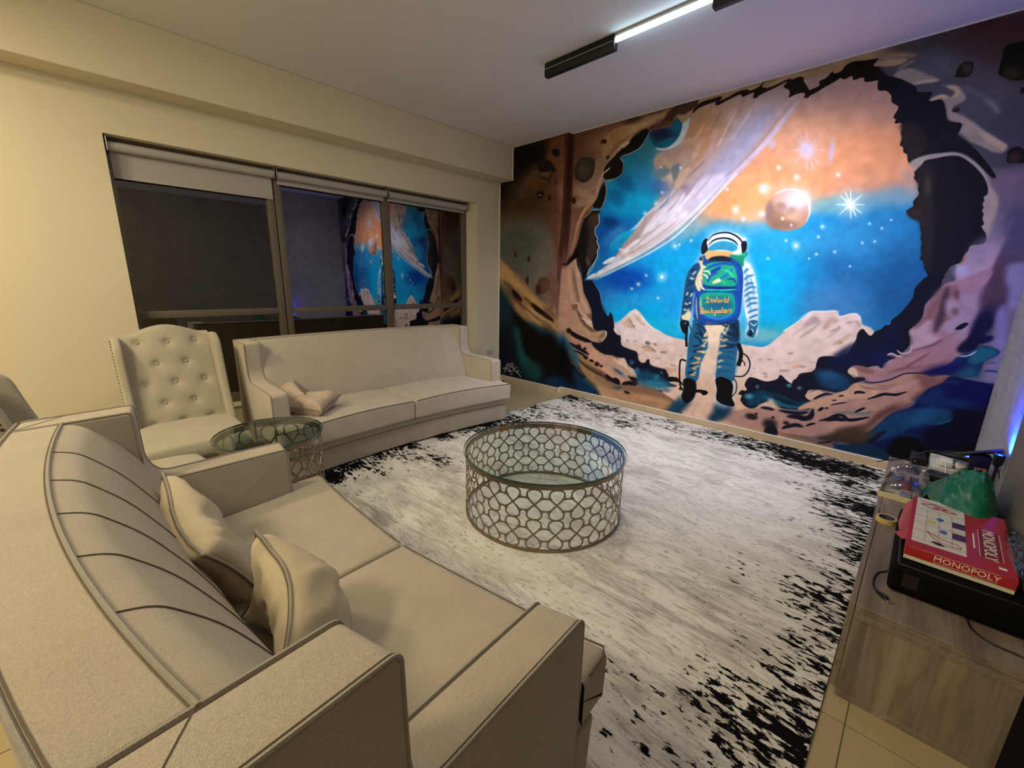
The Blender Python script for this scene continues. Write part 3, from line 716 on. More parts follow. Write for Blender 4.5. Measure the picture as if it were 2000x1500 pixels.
P 2A1C12 5 1 1 656,2480 706,2504 773,2478 775,2443 726,2413 658,2433
P 3A261A 5 1 1 841,2423 889,2430 891,2383 851,2376
P 3A302A 4 1 1 1177,2608 1163,2698 1216,2787 1286,2802 1428,2752 1442,2655 1414,2574 1319,2528 1216,2569
P 3A2018 4 1 1 1502,2919 1546,2936 1581,2909 1563,2887 1523,2900
P 32201A 4 1 1 1587,2746 1605,2763 1626,2749 1615,2726 1595,2729
P 33221C 5 1 1 1147,2377 1184,2384 1208,2348 1188,2311 1158,2319
P 3A2418 5 1 1 945,2559 960,2569 980,2555 965,2543
P 5C4030 5 1 1 687,1323 719,1401 768,1459 871,1460 924,1404 910,1341 846,1275 725,1245
P 4A3428 6 1 1 204,1449 243,1472 272,1456 254,1408 215,1380
P 42342A 5 1 1 501,1438 536,1484 565,1438 541,1359
P 3A2A22 5 1 1 931,1098 972,1126 998,1095 975,1062 941,1073
P 4A2C24 6 1 1 412,988 449,1032 496,1021 494,966 452,935
P 3A2220 5 1 1 814,840 847,877 917,869 919,823 869,785 824,801
P 54382E 6 1 1 284,1770 311,1809 340,1788 332,1729 300,1717
P 3C2E26 5 1 1 528,1712 560,1736 582,1710 562,1659 538,1673
S 7C6450 7 0.9 1 27 697,2709 780,2685 828,2689 863,2616
S 2C1C12 5 1 1 20 892,2680 862,2639 864,2599
S 2C1C12 5 1 1 15 679,2734 715,2660 815,2623 864,2599
S 8C7058 7 1 1 21 674,2454 716,2450 741,2458
S 1C120C 5 1 1 13 936,2729 939,2684
G 5A5248 0.9 1294 2677 86 -13 6 -87
G 4A443C 0.8 1333 2724 57 -9 2 -32
G 76543C 0.9 840 1377 81 -20 -32 -72
G 3A2A20 0.8 740 1310 44 1 2 -52
S 5A5650 23 0.6 1 45 725,1245 796,1235 781,1182
P B08A64 18 1 1 -14,1711 150,1626 310,1517 465,1411 616,1295 763,1181 974,1075 1079,979 1112,859 1191,777 1357,665 1517,557 1615,443 1738,361 1832,251 1974,202 2236,204 2597,185 2662,107 1558,-10 1210,463 1093,721 888,753 481,910 262,1091 77,1224 -10,1447
P C6A070 16 0.95 1 8,1669 171,1585 350,1436 599,1254 941,1073 1013,974 787,1038 603,1161 353,1328 73,1434 11,1475
S B88C50 17 0.8 1 42 32,1420 76,1280 220,1173 362,1040
S 6A4C30 21 0.8 1 49 74,1406 256,1313 319,1177 474,1115
S 6A4A30 16 0.8 1 32 156,1338 279,1203 437,1100 609,1000 793,906
S 241814 10 1 1 73 257,1299 337,1232 454,1155
S 28180F 9 1 1 68 604,1135 733,1061 876,991 1015,923
S 7A5838 12 0.9 1 39 452,1209 547,1172 623,1122
S 8C6A50 15 0.8 1 52 801,1118 942,1047 1029,975
S C8A478 12 0.9 1 39 495,1048 647,949 813,854
S D0AA84 11 0.8 1 38 531,1104 700,1006 949,904 1089,799
S B8907C 22 0.7 1 51 937,1137 1007,1077 1044,1002
P C09A86 8 1 1 1112,1592 1243,1692 1274,1686 1329,1542 1387,1339 1456,1209 1522,1103 1525,1055 1453,1038 1518,957 1581,900 1554,861 1603,792 1651,735 1552,700 1431,711 1287,773 1188,828 1112,794 1079,979 1090,1357
S D8BEA4 20 0.8 1 47 1244,1674 1283,1543 1309,1386 1366,1217 1480,1076
S D2B098 21 0.8 1 42 1142,1592 1183,1421 1209,1261 1263,1151
S 7A6250 21 0.8 1 41 1205,1579 1263,1385 1302,1264 1324,1166
S B88878 0 0.8 1 0 1112,1543 1112,1294 1112,1104 1112,912
S B08A78 13 0.7 1 27 1389,1315 1441,1208 1507,1102
S 6E5040 11 0.9 1 48 1298,1090 1366,995 1431,925 1525,859 1589,790
S E2C0A6 7 0.9 1 20 1325,1142 1377,1045 1487,979 1564,923
S F0D8C4 5 1 1 20 1366,995 1489,954 1571,936
S EED4C0 5 1 1 20 1429,950 1522,908 1588,901
S C6A084 14 0.8 1 34 1244,961 1342,893 1468,828 1590,778
S D8AE90 14 0.8 1 35 1120,874 1253,809 1397,759 1534,735
P 8C6A5C 7 1 1 1218,1124 1239,1156 1300,1168 1325,1148 1312,1104 1268,1070 1228,1087
S E8CDB8 4 1 1 14 1232,1149 1301,1165 1328,1142 1320,1104
P B8987A 7 1 1 1600,835 1726,864 1744,806 1702,716 1664,749 1591,766 1499,806
S F0DEC8 4 1 1 16 1733,859 1748,800 1709,723
S 7A5E48 13 0.8 1 33 1727,853 1689,800 1634,770
S BE8E7C 28 0.85 1 99 1112,846 1194,725 1328,636 1488,553 1643,460
S C89E88 20 0.95 1 106 1226,728 1510,657 1603,605 1778,566 1953,444 2157,357
P D0A690 13 0.95 1 1507,695 1602,618 1720,583 1889,557 2012,526 2053,508 2085,441 2180,385 2184,350 2093,358 2098,299 1969,263 1795,357 1617,418 1457,549 1296,632
P DCC0AC 5 1 1 1872,603 1942,564 2008,573 2052,520 2029,480 1973,520
S E8D0BC 7 0.9 1 31 1862,553 1947,516 2043,470 2139,414 2180,385
S C4A08C 16 0.8 1 45 1720,583 1837,525 1925,452
S E0AC90 17 0.8 1 53 1488,553 1673,452 1823,362 1992,304
S A89484 19 0.6 1 39 1756,489 1872,432 1988,353
S 2E5878 10 0.9 1 32 1872,432 1943,406 2012,375
S 5C8898 13 0.6 1 31 1931,380 2040,361 2106,355
S 1A1414 6 1 1 56 1189,822 1287,773 1414,735 1551,712
S 181414 6 1 1 42 1206,667 1328,623 1440,585 1525,551
S 1E1818 6 1 1 28 1284,578 1396,554 1491,508
G 1A1414 1 1196 818 32 3 2 -26
G 1A1414 1 1359 632 31 4 2 -26
G 201414 1 1456 621 19 -3 -4 -13
G 201414 1 1552 484 18 -3 -4 -13
G 201414 1 1575 481 18 -3 -4 -13
G 201414 1 1643 453 31 -5 -7 -21
G 201414 1 1705 437 18 -3 -4 -12
G 201414 1 1768 150 22 -3 -5 -16
G 201414 1 1475 512 28 -5 -6 -19
S 1A1412 7 0.95 1 34 1370,472 1498,400 1622,355 1756,313 1831,263
S 6A5240 20 0.8 1 61 1419,440 1560,384 1710,344 1842,290
S 16121A 5 1 1 46 1768,340 1841,303 1969,263
S 16121A 5 1 1 58 1870,295 1925,299 1969,257
S 141018 5 1 1 44 1995,268 2098,299 2189,291
S 141018 5 1 1 31 2105,372 2184,350 2195,364
S 141018 5 1 1 25 2064,384 2147,332 2213,308
S 4A5868 10 0.9 1 45 1863,206 1946,209 1998,232
S 1E1818 6 1 1 38 2036,189 2070,178 2109,182
S 8C7464 20 0.8 1 54 1612,289 1775,253 1905,214
P C8A080 13 0.9 1 1636,164 1716,88 1848,51 1986,67 1870,132 1752,185
S E0BE9C 7 0.9 1 20 1666,156 1730,91 1819,64
S B4907A 13 0.8 1 27 1584,258 1692,200 1798,143 1981,116
S C89C80 24 0.8 1 55 1838,176 2114,131 2364,159 2600,162
S A87C64 18 0.7 1 30 1978,153 2244,121 2546,127
P 14222E 38 1 1 -51,1405 34,1307 160,1142 364,971 558,874 815,800 1025,740 1112,649 1205,555 1243,468 1343,403 1477,266 1605,184 1700,98 1735,27 -31,-87
P 100C0C 47 1 1 223,1033 482,882 780,797 1026,714 1112,583 1212,437 1288,261 1112,168 845,143 616,319 454,541 329,785
P 1F5C60 50 0.95 1 270,780 408,792 452,627 535,437 690,344 804,249 827,140 641,137 442,309 356,530
G 1C3844 0.9 81 967 165 10 5 -287
G 1C4A4C 0.8 638 222 188 30 4 -100
G 0C1424 0.9 90 468 210 25 6 -297
G 0A0E18 0.9 182 104 252 41 2 -106
S 22597A 44 0.9 1 124 1022,793 1112,689 1202,595 1305,503 1374,407
S 1E4E60 38 0.8 1 69 557,888 780,797 956,760 1094,695
S 7A8A84 22 0.6 1 37 885,807 1024,767 1112,738
S 6C7470 22 0.6 1 43 1204,569 1303,529 1399,502
G 6A5244 0.4 943 1021 75 -28 -24 -35
P 123A5C 44 0.95 1 1052,220 1223,250 1311,398 1448,235 1575,179 1690,44 1237,34 1060,69 883,107
S 120E14 9 1 1 50 1246,415 1346,350 1429,284 1493,256
S 6E8084 9 0.8 1 22 1213,424 1311,398 1379,329 1477,266
S 2C6480 18 0.8 1 35 1447,248 1544,186 1638,138
S 1A3E64 11 0.8 1 22 1355,219 1455,143
G 0E0A0C 0.9 1107 445 185 -235 11 -199
S D8D8D4 3 0.95 0 13 96,160 149,183 139,121
S D8D8D4 3 0.95 0 13 175,255 164,163
S D8D8D4 3 0.95 0 13 200,262 189,154
S D8D8D4 3 0.95 0 13 225,270 238,212
S D8D8D4 3 0.95 0 13 262,268 303,271 300,229 259,225 262,268
S D8D8D4 3 0.95 0 13 219,141 285,159
S D8D8D4 3 0.95 0 13 243,205 227,157 264,166
S D8D8D4 3 0.95 0 13 304,229 316,156
S D8D8D4 3 0.95 0 13 315,194 384,234
S D8D8D4 3 0.95 0 13 325,188 397,147
S D8D8D4 3 0.95 0 13 376,181 468,100
S D8D8D4 3 0.95 0 13 396,177 426,192
S D8D8D4 3 0.95 0 14 129,111 119,94
S D8D8D4 3 0.95 0 13 245,107 306,122
S D8D8D4 3 0.95 0 13 462,173 470,169
P 1C1618 3 1 1 2076,2908 2028,2823 1988,2764 1909,2745 1862,2733 1784,2727 1762,2706 1810,2648 1804,2579 1770,2533 1721,2520 1645,2520 1564,2553 1606,2599 1648,2633 1583,2643 1630,2698 1714,2754 1746,2808 1852,2847 1895,2887 2028,2936
S A8B4B4 2 0.9 0 9 2065,2900 2028,2823 1988,2764 1909,2745 1862,2733 1784,2727 1762,2706 1803,2659 1804,2599 1782,2542 1709,2520 1653,2499 1606,2515
G 30201E 0.8 1738 2609 51 -8 4 -41
S D8BC9C 3 1 1 27 1870,2844 1805,2832 1724,2777
S D8BC9C 4 1 1 26 1645,2642 1585,2612 1549,2576
P 1E181A 3 1 1 1587,2508 1616,2420 1610,2336 1581,2254 1536,2215 1440,2219 1399,2195 1346,2144 1308,2056 1285,1966 1261,1874 1236,1805 1196,1723 1124,1616 1258,1698 1276,1662 1343,1542 1380,1447 1428,1495 1452,1565 1511,1634 1554,1714 1550,1770 1568,1804 1535,1873 1540,1906 1501,1964 1503,2020 1548,2072 1534,2161 1549,2224 1451,2256 1500,2338 1533,2430 1569,2489
P 40352F 13 0.95 1 1403,2139 1525,2183 1534,2073 1496,2020 1494,1965 1527,1895 1554,1804 1539,1737 1481,1658 1430,1565 1407,1683 1401,1776 1417,1947 1380,2062
S 6A5E5E 13 0.8 1 32 1405,1718 1424,1647 1456,1612
S 2A2022 19 0.8 1 38 1448,2113 1399,2004 1397,1833
G 54423A 0.8 1475 2110 56 -5 4 -56
S B8A894 2 0.9 0 10 1583,2508 1616,2420 1610,2336 1581,2254 1543,2216 1447,2218 1400,2184 1346,2144
S C8D4E0 2 0.95 0 11 1533,2172 1548,2072 1503,2020 1501,1964 1540,1906 1535,1873 1568,1804 1550,1770 1554,1714 1511,1634 1452,1565 1427,1501
P 140E0E 3 1 1 1112,1611 1136,1677 1195,1735 1251,1804 1287,1709 1228,1693 1168,1676
P 141526 3 1 1 1258,1698 1310,1590 1362,1483 1395,1435 1512,1431 1560,1367 1607,1309 1643,1205 1677,1124 1753,1034 1777,1082 1815,1026 1845,911 1834,886 1892,833 1933,825 1955,721 2063,686 2154,663 2180,585 2214,555 2263,562 2283,599 2307,603 2325,548 2445,526 2504,519 2553,437 2564,383 2645,364 2557,342 2420,322 2311,325 2220,368 2149,451 2053,508 2008,573 1915,572 1845,587 1734,585 1600,643 1551,712 1667,712 1745,794 1740,866 1613,854 1560,886 1529,1006 1524,1079 1457,1197 1390,1303 1348,1483 1279,1602
P 10192E 20 0.8 1 1395,1435 1513,1413 1611,1251 1741,1021 1695,898 1578,937 1525,1055 1469,1221
P 3E8CC4 2 0 1 1512,1431 1607,1309 1643,1205 1684,1124 1754,1028
S 5C98C8 2 0.9 0 8 1512,1431 1567,1367 1614,1309 1646,1205 1682,1118 1751,1034
S A8C8DC 2 0.9 0 10 1421,1495 1488,1565 1542,1691
P 16506E 29 0.9 1 2187,445 2308,476 2455,432 2554,370 2468,308 2349,309 2249,326 2169,371
G 3A88A4 0.8 2393 340 153 15 0 -35
G 3A7CA8 0.8 2173 455 31 5 3 -29
G 2E6890 0.8 2102 538 25 4 2 -23
G 3A7CA0 0.7 2409 423 29 5 3 -28
G 4A8CB0 0.7 2462 478 11 2 1 -11
P 0C0C14 2 1 1 2546,441 2613,453 2672,413 2606,407 2562,399
S 3A4A60 6 0.9 1 23 2435,284 2472,276 2500,282
P A8906C 4 1 1 2400,2911 2520,2971 2563,3003 2694,3014 2912,3016 3036,2992 3166,2997 3266,3014 3483,2998 3612,2997 3794,2984 3848,3007 4288,3094 4249,3302 2186,3485
S 9A7E58 12 0.7 1 28 2478,3083 2618,3082 2881,3063 3040,3075 3266,3065 3406,3062
S C8AC84 8 0.8 1 25 2529,3054 2665,3070 2839,3066 3005,3046 3088,3070
S C2A67C 9 0.8 1 26 3109,3026 3196,3048 3303,3055 3409,3040
S B89C70 13 0.8 1 32 3477,3035 3569,3063 3722,3064 3841,3048 3953,3032
P 221814 2 1 1 2501,2967 2524,3013 2577,3042 2668,3045 2756,3043 2734,3012 2689,3019 2725,3010 2827,3029 2883,3047 2965,3045 2984,3029 3053,3041 3088,3070 3077,3035 3126,3015 3199,3025 3277,3041 3293,3029 3341,3034 3371,3022 3383,2990 3427,2921 3435,2869 3400,2874 3404,2899 3374,2914 3332,2910 3290,2902 3294,2927 3282,2959 3241,2992 3262,3023 3166,2997 3070,2976 3048,2962 3020,2965 3018,3008 2987,3005 2931,2995 2912,3020 2805,2999 2729,2980 2701,2995 2707,3014 2627,3009 2554,2997
P 4A3428 7 0.95 1 2257,3014 2391,3079 2478,3083 2546,3066 2533,3019 2469,2991 2422,2976 2342,2986 2298,2925 2195,2910 2108,2910 2073,2936 2200,2964
S 3A2A1C 7 0.9 1 23 2236,3019 2334,3058 2391,3079 2546,3066
P 6A4A34 7 0.9 1 2109,2901 2183,2922 2299,2911 2326,2945 2201,2955 2095,2931
P 1A1416 3 1 1 1575,2572 1570,2635 1643,2695 1727,2752 1805,2837 1864,2845 1919,2882 2064,2915 2077,2898 2039,2831 1977,2766 1874,2736 1767,2715 1795,2670 1812,2618 1795,2540 1734,2518 1606,2515
S 9CB0B4 2 0.9 0 8 2077,2898 2039,2831 1977,2766 1874,2736 1767,2715 1806,2659 1808,2599 1788,2541 1722,2515 1606,2513
P D8BC9C 3 1 1 1780,2841 1864,2850 1859,2836 1784,2801
P D8BC9C 2 1 1 1573,2604 1648,2639 1636,2620 1574,2588
P 16100E 2 1 1 3416,2910 3493,2933 3488,2962 3532,2978 3565,3010 3574,2994 3618,2995 3644,3028 3685,3039 3752,3026 3835,3014 3826,3001 3813,2976 3856,2960 3903,2946 3959,2936 3941,2916 3964,2910 3938,2873 3871,2872 3813,2874 3776,2884 3765,2914 3705,2913 3694,2943 3647,2933 3626,2949 3590,2934 3535,2914 3434,2877
P 54525E 11 1 1 3838,2997 3958,2943 4020,2956 4054,3055 4246,3074 4582,3096 5012,3029 5454,987 4608,856 4478,988 4368,659 4283,806 4400,1424 4427,1839 4314,2181 4081,2612 3932,2842
P 7A6E80 9 1 1 4174,2235 4321,2276 4576,2173 5064,2178 5477,222 4333,-215 4083,69 3780,123 3526,204 3732,444 3919,662 4164,787 4263,923 4465,1210 4528,1427 4563,1632 4572,1956 4458,2191
G 4A4A4C 0.9 4059 3023 148 0 38 -99
G 48302F 0.95 4399 2972 186 -61 28 -148
G 4E4246 0.7 4325 2893 121 -37 23 -122
G 4A3A3C 0.8 4519 2795 89 -26 34 -177
G 5E6270 0.9 4162 2871 131 -38 15 -83
G 5A5662 0.8 4410 2684 142 -37 23 -123
G 5A5868 0.9 4486 2519 167 -109 -10 -108
G 4C4C5E 0.9 4601 2377 134 -27 30 -152
S B49C7A 9 0.8 1 27 3848,3007 3903,3010 3987,2990 4044,2967
P B8A07E 5 0.95 1 3819,2974 3850,2994 3906,2990 3998,2963 3964,2941 3914,2944
P 9A948E 7 0.95 1 3938,2869 3965,2903 4030,2897 4119,2835 4179,2782 4103,2784 4049,2792 3987,2840
S BEB6A8 4 0.95 1 17 4054,2794 4111,2794 4194,2781
S A89E90 6 0.8 1 15 3953,2913 4003,2930 4038,2944
P 4E525E 9 0.8 1 4080,2765 4156,2770 4211,2743 4176,2715 4090,2737
P A59C94 6 0.95 1 4158,2661 4173,2679 4222,2685 4275,2659 4292,2673 4291,2704 4253,2726 4201,2746 4282,2724 4319,2678 4339,2626 4287,2596 4308,2560 4404,2478 4517,2365 4580,2311 4579,2269 4533,2277 4480,2317 4401,2369 4343,2423 4352,2477 4281,2523 4235,2639
S CBB89C 6 0.9 1 25 4233,2731 4281,2706 4292,2673 4270,2661
S CDB89C 4 0.9 1 17 4165,2665 4212,2681 4256,2658
S C6AE98 7 0.9 1 34 4443,2415 4510,2354 4569,2301 4577,2281
S B4A69A 8 0.7 1 19 4285,2553 4350,2514 4442,2422 4523,2333
S 8E8C98 10 0.8 1 21 4423,2617 4480,2556 4517,2501
S 6C6A76 11 0.7 1 21 4312,2716 4395,2647 4475,2580
P 15120E 2 1 1 4463,2745 4463,2824 4463,2891 4500,2899 4575,2894 4621,2820 4630,2698 4585,2678 4537,2685 4483,2722
G 38341E 0.8 4524 2727 36 -10 6 -30
P 221E1C 2 1 1 4265,2779 4268,2829 4286,2856 4319,2855 4339,2832 4341,2785 4327,2765 4293,2769
G 46403A 0.8 4312 2816 20 -6 5 -28
P 2E2422 1 1 1 4286,2574 4298,2587 4323,2581 4326,2568 4308,2560
P 1E181A 2 1 1 4605,2205 4595,2266 4606,2288 4635,2292 4677,2252 4696,2196 4637,2197
G 4A3430 0.8 4630 2230 22 -4 5 -28
P 1E1C22 1 1 1 4578,2618 4585,2633 4606,2633 4613,2595 4589,2601
P 191722 1 1 1 3856,2889 3866,2899 3944,2868 4018,2819 4073,2773 4090,2737 4167,2711 4160,2663 4222,2657 4253,2591 4273,2525 4299,2504 4349,2484 4349,2441 4339,2421 4397,2363 4451,2304 4507,2227 4570,2131 4542,2135 4471,2220 4414,2273 4341,2305 4305,2311 4219,2306 4181,2287 4136,2271 4115,2298 4105,2339 4082,2357 4074,2392 4054,2408 4057,2454 4045,2490 4048,2522 4034,2555 4000,2559 4001,2585 3985,2602 3999,2644 4001,2667 3958,2706 3948,2748 3913,2789 3872,2800 3857,2836
P 2E282C 12 0.9 1 4038,2551 4152,2507 4198,2395 4186,2319 4139,2280 4106,2346 4066,2420 4048,2489
S 20202E 14 0.9 1 40 4231,2356 4295,2421 4343,2399 4409,2324
S 141830 21 0.7 1 35 4102,2639 4141,2567 4170,2465
P A99C98 4 1 1 4127,2272 4152,2298 4218,2313 4300,2309 4371,2300 4426,2259 4496,2185 4543,2110 4566,2057 4606,1990 4622,1888 4623,1760 4613,1696 4566,1618 4525,1578 4497,1565 4485,1579 4376,1843 4198,2131 4163,2236
S A8A49C 3 1 1 20 4130,2272 4163,2296 4219,2308 4291,2306 4341,2302 4394,2277 4458,2216 4518,2145 4552,2084
G C8A498 0.7 4154 2163 38 13 31 -68
S B8A69A 11 0.8 1 33 4556,2065 4586,2005 4598,1916 4587,1827 4609,1761
P 1A1822 1 1 1 4208,2281 4269,2288 4323,2292 4379,2279 4442,2225 4502,2153 4537,2092 4555,2027 4540,2004 4548,1984 4543,1966 4552,1939 4549,1920 4560,1900 4561,1868 4574,1835 4566,1819 4596,1769 4603,1723 4588,1704 4541,1699 4533,1666 4519,1633 4517,1592 4490,1576 4467,1566 4448,1503 4443,1475 4408,1496 4365,1499 4354,1517 4334,1553 4323,1596 4296,1625 4305,1639 4294,1681 4291,1731 4278,1760 4277,1795 4266,1823 4248,1880 4207,1901 4176,1935 4169,1956 4200,1984 4194,2016 4216,2061 4204,2096 4201,2131 4169,2175 4171,2192 4165,2213 4197,2258
P 2C2629 15 0.85 1 4206,2263 4266,2221 4291,2052 4334,1846 4361,1637 4359,1531 4308,1639 4259,1851 4190,1933 4209,2007 4219,2074 4180,2174
G 4A4442 0.7 4254 2110 16 -2 10 -55
G 3A2A2C 0.8 4217 1930 33 -3 5 -28
P 15131A 2 1 1 4469,2258 4513,2220 4534,2179 4568,2131 4571,2116 4554,2124 4528,2162 4482,2212
P B49AA6 6 1 1 4497,1565 4525,1578 4538,1666 4589,1697 4617,1722 4628,1786 4644,1886 4684,1820 4702,1819 4698,1724 4681,1648 4670,1563 4665,1470 4654,1402 4666,1293 4635,1170 4641,1081 4623,964 4605,903 4402,1091 4418,1343 4629,383
G B4AED0 0.7 4528 1530 35 0 6 -34
G 908AA4 0.55 4586 1657 31 75 36 -35
S B4A4B0 7 0.9 1 16 4698,1882 4691,1807 4680,1725 4671,1655
S 8E8698 14 0.8 1 33 4610,1709 4643,1823 4639,1912
S B07C60 4 0.9 1 12 4527,1646 4524,1606 4506,1572
P 5E5268 14 0.95 1 4699,1743 4686,1693 4679,1615 4673,1477 4659,1403 4670,1294 4744,1297 4741,1431 4729,1562 4798,1594 4754,1815 4711,1818
P 9088A8 19 0.95 1 4720,1543 4758,1575 4847,1561 4898,1306 4749,1298
G 5A5672 0.8 4719 1817 69 -37 -7 -117
G 5A3E4C 0.9 4702 1396 33 -11 1 -162
G 4A3848 0.8 4737 1330 33 -7 7 -99
P 151628 2 1 1 4448,1503 4408,1496 4365,1499 4338,1467 4310,1408 4312,1349 4284,1273 4268,1234 4221,1170 4220,1139 4192,1129 4173,1099 4140,1077 4121,1043 4092,1064 4062,1092 4039,1059 4036,1001 4021,950 4000,881 3944,848 3889,851 3821,831 3808,776 3807,732 3783,701 3705,671 3688,631 3662,599 3658,575 3607,603 3562,636 3544,597 3459,558 3362,575 3319,573 3297,544 3286,492 3310,447 3266,438 3245,394 3273,389 3270,338 3341,282 3422,330 3502,367 3589,337 3708,345 3790,363 3846,386 3805,460 3778,491 3793,540 3892,559 3970,556 4041,588 4083,652 4147,701 4081,707 4029,741 4060,796 4138,791 4196,817 4232,790 4264,851 4306,905 4355,999 4336,1102 4387,1175 4389,1301 4440,1385 4443,1475
P 12193A 18 0.8 1 4006,965 4181,1049 4269,1158 4303,967 4219,828 4056,821 3975,741 3886,779
G 24587E 0.95 3929 680 90 -14 -2 -43
G 1A4870 0.9 3959 624 89 -4 1 -43
G 141B40 0.9 4027 833 97 14 9 -58
G 1A1E5C 0.6 4210 875 66 9 9 -55
P 12405C 18 0.95 1 3325,400 3420,468 3523,459 3621,450 3720,423 3809,433 3744,362 3649,370 3551,377 3482,392 3424,320 3337,311
S 2E7C92 11 0.8 1 26 3453,416 3532,393 3634,366 3759,366
S 0C1824 9 0.8 1 26 3525,440 3628,404 3739,399
G 4C98A0 0.9 3335 391 30 6 3 -20
G 4C8C98 0.9 3641 553 15 3 2 -14
G 6A7C9C 0.8 3720 544 15 3 2 -13
G 5C7C98 0.8 3394 497 13 2 2 -14
P D8C4B0 13 0.95 1 3500,386 3521,410 3569,362 3605,341 3508,329 3465,329
P A98492 3 1 1 4442,1377 4389,1301 4393,1243 4381,1174 4336,1102 4367,1036 4364,965 4341,927 4291,952 4322,925 4382,915 4299,904 4263,917 4242,905 4294,894 4259,862 4242,805 4223,793 4192,811 4169,779 4123,796 4057,795 4032,763 4030,733 4087,704 4128,721 4171,681 4213,688 4296,731 4366,788 4454,798 4549,852 4595,893 4620,947 4624,1047 4652,1171 4652,1313 4652,1429 4662,1543 4533,1474 4459,1442
P 8C6A70 12 0.9 1 4450,1425 4415,1360 4392,1284 4393,1209 4359,1121 4372,1045 4405,1074 4422,1186 4465,1181 4515,1135 4541,1186 4517,1283 4531,1427
S 4A3640 12 0.85 1 43 4479,1426 4480,1329 4483,1248 4476,1157 4474,1098
S 5E3C40 10 0.8 1 27 4530,1403 4534,1348 4523,1283
S 8A5E5C 12 0.8 1 28 4450,1361 4432,1262 4417,1177 4405,1108
P AC94A6 12 0.95 1 4551,1380 4628,1383 4652,1429 4665,1275 4650,1179 4629,1080 4559,1089 4501,1150 4556,1228 4580,1286
G B8A0B0 0.9 4527 1291 30 2 9 -49
G 7A5E68 0.9 4545 1255 18 1 5 -25
P BFA0AE 8 0.95 1 4336,1102 4371,1122 4411,1177 4432,1195 4435,1111 4479,1073 4516,1068 4467,1004 4386,968 4367,966 4371,1032
S A07880 6 0.8 1 22 4293,899 4344,910 4426,956 4500,1025 4559,1089 4605,1151
S 5E3E58 5 0.7 1 13 4364,948 4421,981 4477,1014 4517,1060
S B28A90 8 0.8 1 23 4274,819 4352,866 4421,912 4489,947 4545,971
S 7C5464 7 0.85 1 16 4261,771 4360,823 4402,874 4455,933 4474,962
S 8A5E68 8 0.8 1 20 4124,749 4210,744 4311,797 4410,831 4515,873 4600,928
S D8C0D0 2 1 1 10 4242,905 4263,922 4298,908 4332,908
S D0B8C8 2 1 1 9 4291,952 4321,929 4364,948 4367,1001
P D8BCA8 2 1 1 4030,733 4032,768 4060,777 4093,715 4088,700
P 8C6464 5 0.9 1 4066,787 4123,796 4192,769 4155,735 4102,745
S C8A8B0 3 0.9 1 9 4176,781 4200,808 4230,792 4249,843 4295,890
P 141228 2 1 1 4569,1131 4576,1153 4605,1182 4625,1181 4622,1165 4602,1138 4580,1131
P 161636 9 1 1 4608,979 4611,1029 4641,1081 4655,1155 4681,1276 4702,1331 4750,1356 4739,1225 4738,1201 4714,1160 4713,1105 4757,1101 4756,1077 4704,1039 4699,1006 4660,977
P 5C4858 17 0.8 1 4646,1429 4743,1446 4757,1318 4724,1216 4710,1120 4674,1197
G 14163A 0.9 4694 1174 38 -25 -17 -86
P 121A3A 3 1 1 4708,1160 4711,1199 4727,1228 4737,1217 4737,1178 4722,1145
P 14144A 3 1 1 4699,1063 4716,1089 4746,1104 4761,1094 4757,1073 4722,1058
P 8C84B4 17 0.95 1 4738,1256 4767,1319 4844,977 4850,785 4751,792 4759,892 4793,970 4757,1046 4766,1110
P 1A3466 7 1 1 4610,937 4699,1006 4716,1033 4760,1030 4807,1004 4793,970 4752,932 4745,882 4734,823 4664,802 4576,805 4503,801 4454,798 4549,852 4594,901
P 256A80 12 0.9 1 4677,979 4723,1026 4797,1003 4755,941 4688,890
G 285C7C 0.9 4685 839 55 -5 2 -36
G 16165C 0.9 4558 836 95 47 11 -32
S 3A5C84 3 0.9 1 10 4755,912 4780,924 4812,925
S 20386A 3 0.9 1 13 4755,859 4791,869 4829,863
S D8D4F0 1 1 1 8 4620,947 4664,957 4701,995
S 9A98D0 2 0.9 1 7 4665,798 4740,790 4828,785
P B38C84 4 1 1 3969,535 4046,590 4082,645 4155,649 4207,678 4297,722 4367,779 4443,791 4520,778 4623,804 4585,754 4520,708 4470,635 4431,564 4347,470 4281,368 4258,293 3989,159 3360,102 3140,167 3525,324 3793,342 3862,441
P D2AE9A 2 1 1 3771,490 3810,525 3864,554 3895,542 3958,545 3913,518 3848,469 3806,455
P C8A08C 4 1 1 3738,352 3768,405 3835,457 3940,524 4041,588 4083,652 4153,660 4244,643 4202,560 4079,517 3929,413 3846,386 3818,379
S B48A84 7 0.7 1 25 4067,789 4109,737 4203,744 4312,810
S E0C8B4 3 0.9 1 15 4029,741 4057,771 4086,716 4062,703
S 8C6866 7 0.6 1 14 4110,652 4151,634 4249,653 4331,701
P 80565A 16 0.85 1 4426,780 4520,778 4636,798 4590,729 4519,645 4453,587 4425,599 4475,681
S C4A0A4 10 0.8 1 27 4217,623 4310,650 4384,682 4463,750
S B08888 10 0.8 1 31 4187,501 4284,560 4386,600 4457,642
S BC9694 7 0.8 1 18 4107,494 4189,531 4286,627 4372,680
S 8C6870 7 0.7 1 14 4112,641 4188,627 4283,645 4341,702
S C6A4A0 5 0.9 1 17 4274,366 4307,423 4367,475 4464,529
S 543434 18 0.8 1 44 4010,228 4128,269 4229,335 4284,436 4372,523
G 5E4040 0.6 4347 470 61 60 19 -34
S 161829 2 1 1 20 3834,466 3872,501 3911,529 3959,536
S 161829 2 1 1 22 4097,568 4114,585 4165,590
S 161829 2 1 1 13 3999,528 4035,541
S 161829 2 1 1 21 4188,540 4245,581 4277,601 4344,610 4404,645
